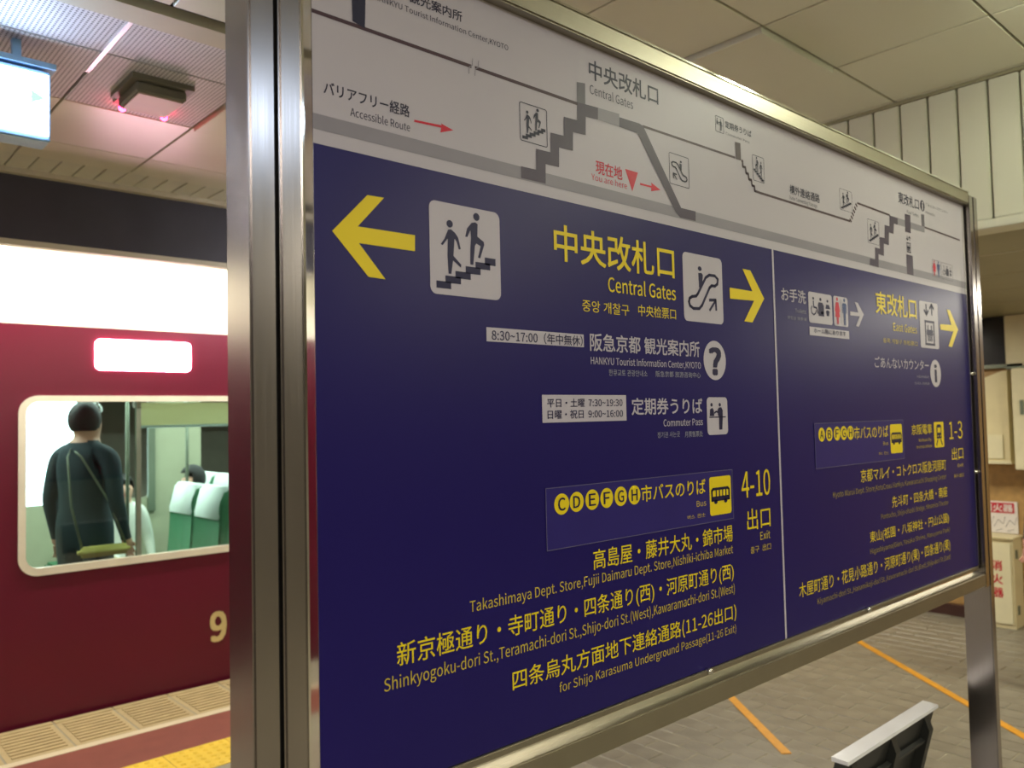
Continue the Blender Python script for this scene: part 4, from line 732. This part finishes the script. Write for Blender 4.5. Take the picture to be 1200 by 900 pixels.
# ------------------------------------------------------------------ the train
TY = 4.96
TR = thing('train', 'maroon train car with ivory upper side standing at the platform', 'train', (2.5, 6.3, -1.2))
WX0, WX1, WZ0, WZ1 = .995, 2.98, .775, 1.722
body = plate('side_panel', [[(-3, -.95), (8, -.95), (8, 2.11), (-3, 2.11)], rrect(WX0+.02, WZ0+.02, WX1-.02, WZ1-.02, .07, 8)], TY, TY+.06, 'maroon', TR)
bm = bmesh.new(); prof = [(TY, 2.11)]+[(TY+.02+.5*(1-math.cos(a)), 2.35+.42*math.sin(a)) for a in [k*PI/16 for k in range(9)]]+[(6.3, 2.83)]
pv = [[bm.verts.new((x, y, z)) for y, z in prof] for x in (-3, 8)]
for k in range(len(prof)-1): bm.faces.new((pv[0][k], pv[1][k], pv[1][k+1], pv[0][k+1]))
fin(bm, 'roof_shoulder', 'ivory', TR, True)
fr = plate('window_frame', [rrect(WX0-.005, WZ0-.005, WX1+.005, WZ1+.005, .095, 10), rrect(WX0+.03, WZ0+.035, WX1-.03, WZ1-.028, .065, 10)], TY-.014, TY+.02, 'wframe', TR)
for x in (1.60, 2.30): box('mullion', x-.012, x+.012, TY+.002, TY+.03, WZ0+.02, WZ1-.02, 'mull', fr)
GLS = box('window_pane', WX0+.02, WX1-.02, TY+.012, TY+.018, WZ0+.02, WZ1-.02, 'glass', fr)
bm = bmesh.new(); bx(bm, 1.612, 2.288, TY+.09, TY+.096, 1.555, 1.69); sh = fin(bm, 'roller_shade', 'shade', TR); box('shade_bar', 1.612, 2.288, TY+.084, TY+.10, 1.54, 1.556, 'cover', sh)
led = plate('destination_display', [rrect(1.364, 1.872, 1.897, 2.046, .03, 6)], TY-.012, TY+.002, 'led', TR)
for s_ in (0,):
    me = text_mesh('9', .03); xs = [v.co.x for v in me.vertices]; a, b = min(xs), max(xs)
    for v in me.vertices: v.co = Vector((2.005+(v.co.x-a)/(b-a)*.105, TY-.004-v.co.z*.0002, .243+v.co.y/.733*.165))
    link('car_numeral', me, 'numeral', TR)
# lining, floor, far side
box('train_floor', -3, 8, TY+.06, 7.6, -.02, .03, 'inner_d', TR); box('train_ceiling', -3, 8, TY+.1, 7.6, 2.24, 2.3, 'cover', TR)
plate('far_side', [[(-3, -.02), (8, -.02), (8, 2.24), (-3, 2.24)], rrect(1.40, .92, 2.55, 1.80, .05), rrect(3.0, .92, 4.6, 1.80, .05)], 7.6, 7.66, 'inner', TR)
box('far_shade', 2.52, 2.58, 7.57, 7.6, .8, 1.85, 'mull', TR)
box('partition', -.6, -.55, TY+.06, 7.6, .03, 2.24, 'inner', TR); box('partition', 6.5, 6.55, TY+.06, 7.6, .03, 2.24, 'inner', TR)
def stanchion(x, y):
    bm = bmesh.new(); tube(bm, [(x, y, .03), (x, y, 2.24)], .012, 10); fin(bm, 'stanchion', 'mull', TR, True)
stanchion(2.40, 6.35); stanchion(1.78, 5.75)
def strap(x, y):
    bm = bmesh.new(); bx(bm, x-.012, x+.012, y-.003, y+.003, 1.735, 2.24); o = fin(bm, 'strap_handle', 'cover', TR)
    bm = bmesh.new(); P = [(x+.045*math.cos(a), y, 1.69+.045*math.sin(a)) for a in [2*PI*k/16 for k in range(17)]]; tube(bm, P, .007, 8); fin(bm, 'ring', 'cover', o, True)
for x, y in ((1.47, 5.45), (1.77, 5.45), (2.1, 5.45), (2.4, 5.45), (1.9, 6.9), (2.6, 6.9)): strap(x, y)
def seat(x, y, face=-1):
    # x = seat back base, facing -X; y = centre
    w_ = .215
    s = slab2('seat', y-w_, y+w_, [(x, .40), (x-.44, .44), (x-.45, .36), (x-.05, .10), (x+.04, .10), (x+.15, 1.08), (x+.13, 1.13), (x+.07, 1.13), (x+.03, 1.04)], 'seat', TR)
    slab2('headrest_cover', y-w_+.02, y+w_-.02, [(x+.02, .93), (x+.01, .96), (x+.058, 1.14), (x+.10, 1.155), (x+.15, 1.13), (x+.16, .98), (x+.145, .96)], 'cover', s)
def slab2(name, y0, y1, prof, m, parent):
    bm = bmesh.new(); n = len(prof); a = [bm.verts.new((x, y0, z)) for x, z in prof]; b = [bm.verts.new((x, y1, z)) for x, z in prof]
    f1 = bm.faces.new(a); f2 = bm.faces.new(b)
    for k in range(n): bm.faces.new((a[k], a[(k+1) % n], b[(k+1) % n], b[k]))
    bmesh.ops.bevel(bm, geom=bm.edges[:], offset=.012, segments=2, affect='EDGES')
    return fin(bm, name, m, parent, True)
for x, y in ((2.12, 5.34), (2.12, 5.80), (3.0, 5.34), (3.0, 5.80), (2.72, 6.55), (2.72, 7.0), (3.5, 6.55), (3.5, 7.0)): seat(x, y)
slab2('bench_seat', 0.4, 0.41, [(0, 0), (.01, 0), (.01, .01)], 'seat', TR) if False else None
box('far_bench', 1.70, 2.26, 7.12, 7.58, .10, .46, 'seat', TR, .02)
AD = thing('advert_lightbox', 'glowing white advert panel across the tracks seen through the train window', 'lightbox', (1.9, 8.6, 0))
box('lit_panel', 1.50, 2.19, 8.55, 8.58, .62, 1.86, 'adv', AD); box('case', 1.45, 2.24, 8.58, 8.70, .55, 1.92, 'mull', AD)
box('post', 1.8, 1.88, 8.6, 8.68, -1.2, .55, 'mull', AD)

# ------------------------------------------------------------------ people
def person(label, loc, rotz, Hh, cloth, seated=False, bulk=1.0, arms=None, female=False, group=None, lean=0.0):
    root = thing('person', label, 'person', loc, group, rotz)
    J = {}; Rr = {}
    pz = .53 if not seated else .30
    def put(n, p, r): J[n] = Vector(p)*Hh; Rr[n] = r*Hh
    put('pelvis', (0, 0, pz), .078); put('waist', (0, 0, pz+.09), .066); put('chest', (0, lean*.5, pz+.20), .080)
    put('neckb', (0, .005+lean, pz+.285), .045); put('neck', (0, -.002+lean, pz+.32), .032); put('skull', (0, -.012+lean, pz+.358), .050); put('crown', (0, -.004+lean, pz+.405), .058)
    for q_ in ('pelvis', 'waist', 'chest'): Rr[q_] *= bulk
    E = [('pelvis', 'waist', 'top'), ('waist', 'chest', 'top'), ('chest', 'neckb', 'top'), ('neckb', 'neck', 'skin'), ('neck', 'skull', 'skin'), ('skull', 'crown', 'skin')]
    for s, sd in ((-1, 'r'), (1, 'l')):
        a = (arms or {}).get(sd, ((s*.135, .012, pz+.11), (s*.145, -.03, pz-.03)))
        sw = .10 if not female else .088
        put('sh'+sd, (s*sw, lean, pz+.262), .042); put('el'+sd, a[0], .029); put('wr'+sd, a[1], .018)
        e = Vector(a[0]); q = Vector(a[1]); d = (q-e).normalized(); hd = q+d*.035
        put('hd'+sd, hd, .018)
        E += [('neckb', 'sh'+sd, 'top'), ('sh'+sd, 'el'+sd, 'top'), ('el'+sd, 'wr'+sd, 'top'), ('wr'+sd, 'hd'+sd, 'skin')]
        if seated: kn = (s*.06, -.25, pz+.01); an = (s*.06, -.25, pz-.235); to = (s*.065, -.33, pz-.262)
        else: kn = (s*.055, -.012, .285); an = (s*.055, .012, .045); to = (s*.065, -.075, .022)
        put('hip'+sd, (s*.052, 0, pz-.03), .062); put('kn'+sd, kn, .038); put('ca'+sd, ((kn[0]+an[0])/2, (kn[1]+an[1])/2+.012, (kn[2]*.6+an[2]*.4)), .034); put('an'+sd, an, .024); put('to'+sd, to, .020)
        E += [('pelvis', 'hip'+sd, 'bot'), ('hip'+sd, 'kn'+sd, 'bot'), ('kn'+sd, 'ca'+sd, 'leg'), ('ca'+sd, 'an'+sd, 'leg'), ('an'+sd, 'to'+sd, 'shoe')]
    names = list(J); verts = [J[n] for n in names]; rad = [Rr[n] for n in names]; edges = [(names.index(a), names.index(b)) for a, b, _ in E]; roots = [0]
    bones = [((J[a]*.25+J[b]*.75) if a == 'neckb' and c == 'skin' else J[a], J[b], c) for a, b, c in E]
    for s, sd in ((-1, 'r'), (1, 'l')):
        h = J['hd'+sd]; d = (J['hd'+sd]-J['wr'+sd]).normalized(); side = Vector((0, -1, 0)); side = (side-d*side.dot(d)).normalized(); nrm = d.cross(side)*(-s)
        for k, ln in enumerate((.040, .046, .043, .034)):
            o_ = h + side*((1.5-k)*-.0105*Hh) ; b0 = len(verts)
            p0 = o_-d*.012*Hh; p1 = o_+d*ln*.5*Hh; p2 = o_+d*ln*Hh*.92+nrm*.012*Hh
            for p, r in ((p0, .0055), (p1, .0052), (p2, .0042)): verts.append(p); rad.append(r*Hh)
            edges += [(b0, b0+1), (b0+1, b0+2)]; roots.append(b0); bones.append((p0, p2, 'skin'))
        b0 = len(verts); p0 = h-d*.02*Hh+side*.01*Hh; p1 = h+side*.026*Hh+nrm*.006*Hh; p2 = h+side*.03*Hh+d*.022*Hh+nrm*.01*Hh
        for p, r in ((p0, .006), (p1, .006), (p2, .0048)): verts.append(p); rad.append(r*Hh)
        edges += [(b0, b0+1), (b0+1, b0+2)]; roots.append(b0); bones.append((p0, p2, 'skin'))
    me = bpy.data.meshes.new('body'); me.from_pydata([tuple(v) for v in verts], edges, [])
    o = bpy.data.objects.new('body', me); COL.objects.link(o)
    md = o.modifiers.new('skin', 'SKIN'); md.use_smooth_shade = True
    for i_, sv in enumerate(me.skin_vertices[0].data):
        sv.radius = (rad[i_], rad[i_]); sv.use_root = i_ in roots
    me.skin_vertices[0].data[names.index('chest')].radius = (rad[names.index('chest')]*1.12, rad[names.index('chest')]*.80)
    me.skin_vertices[0].data[names.index('waist')].radius = (rad[names.index('waist')]*1.05, rad[names.index('waist')]*.80)
    sb = o.modifiers.new('sub', 'SUBSURF'); sb.levels = 2; sb.render_levels = 2
    m2 = bpy.data.meshes.new_from_object(o.evaluated_get(bpy.context.evaluated_depsgraph_get())); bpy.data.objects.remove(o)
    m2.materials.clear(); order = ['skin', 'top', 'bot', 'leg', 'shoe']
    for c in order: m2.materials.append(M[cloth[c]] if c != 'skin' else M['skin'])
    for p in m2.polygons:
        c = Vector(p.center); best = (9, 'top')
        for a, b, t in bones:
            ab = b-a; u = max(0, min(1, (c-a).dot(ab)/max(1e-9, ab.length_squared))); dd = (c-(a+ab*u)).length
            if dd < best[0]: best = (dd, t)
        p.material_index = order.index(best[1]); p.use_smooth = True
    b = link('body', m2, None, root, True)
    hc = (J['skull']+J['crown'])/2
    # hair: a cap over the back and top of the skull
    bm = bmesh.new(); bmesh.ops.create_uvsphere(bm, u_segments=20, v_segments=14, radius=1)
    for v in list(bm.verts):
        if v.co.y < -.35 and v.co.z < .35 or v.co.z < (-.93 if female else -.72): bm.verts.remove(v)
    for v in bm.verts: v.co = hc+Vector((v.co.x*.054*Hh, .006*Hh+v.co.y*.062*Hh, .012*Hh+v.co.z*.066*Hh*(1.25 if female and v.co.z < 0 else 1)))
    bmesh.ops.solidify(bm, geom=bm.faces[:], thickness=.004)
    fin(bm, 'hair', 'hair', b, True, True)
    fy = hc.y-.050*Hh
    for s in (-1, 1):
        bm = bmesh.new(); r = bmesh.ops.create_uvsphere(bm, u_segments=8, v_segments=6, radius=.0055*Hh)
        for v in r['verts']: v.co += Vector((s*.018*Hh, fy+.006*Hh, hc.z))
        fin(bm, 'eye', 'eye', b, True, True)
    bm = bmesh.new(); v = [bm.verts.new(Vector(p)*Hh+Vector((0, fy, hc.z))) for p in ((-.008, .008, -.022), (.008, .008, -.022), (0, -.010, -.020), (0, .006, .004))]
    for f in ((0, 1, 2), (0, 2, 3), (1, 2, 3), (0, 1, 3)): bm.faces.new([v[q] for q in f])
    fin(bm, 'nose', 'skin', b, True, True)
    bm = bmesh.new(); tube(bm, [(-.012*Hh, fy+.006*Hh, hc.z-.034*Hh), (0, fy+.001*Hh, hc.z-.035*Hh), (.012*Hh, fy+.006*Hh, hc.z-.034*Hh)], .0022*Hh, 6); fin(bm, 'mouth', 'red', b, True, True)
    return root
DK = dict(top='coat', bot='coat', leg='trouser', shoe='shoe')
person('standing passenger in a dark coat behind the left train window', (1.435, 5.42, .03), math.radians(125), 1.70, DK, bulk=1.25)
person('seated passenger in a white blouse beyond the dark coated passenger', (2.18, 7.17, -.03), math.radians(0), 1.58, dict(top='blouse', bot='skirt', leg='skin', shoe='shoe'), True, female=True)
person('seated passenger with black hair beyond the white headrests', (2.523, 6.55, -.02), math.radians(-90), 1.66, dict(top='jacket', bot='trouser', leg='trouser', shoe='shoe'), True)
person('seated passenger with an orange top just left of the steel post', (2.86, 6.75, -.02), math.radians(-90), 1.66, dict(top='orange', bot='trouser', leg='trouser', shoe='shoe'), True) if False else None
person('person outside the right picture edge with only the fingertips showing', (5.228, 1.272, 0), math.radians(-42), 1.66,
       dict(top='jacket', bot='trouser', leg='trouser', shoe='shoe'), arms={'r': ((-.112, .01, .64), (-.152, -.015, .505))})
bg = thing('shoulder_bag', 'pale yellow bag held low in front of the dark coated passenger', 'bag', (1.50, 5.2, .80))
bm = bmesh.new(); bx(bm, 1.34, 1.62, 5.16, 5.24, .80, .86, .02); fin(bm, 'bag_body', 'yellow_bag', bg, True)
bm = bmesh.new(); tube(bm, [(1.36, 5.2, .855), (1.31, 5.22, 1.1), (1.31, 5.30, 1.38), (1.36, 5.42, 1.43)], .007, 8); fin(bm, 'strap', 'mull', bg, True)
bm = bmesh.new(); tube(bm, [(1.60, 5.2, .855), (1.52, 5.22, 1.1), (1.38, 5.29, 1.38), (1.36, 5.42, 1.43)], .007, 8); fin(bm, 'strap', 'mull', bg, True)
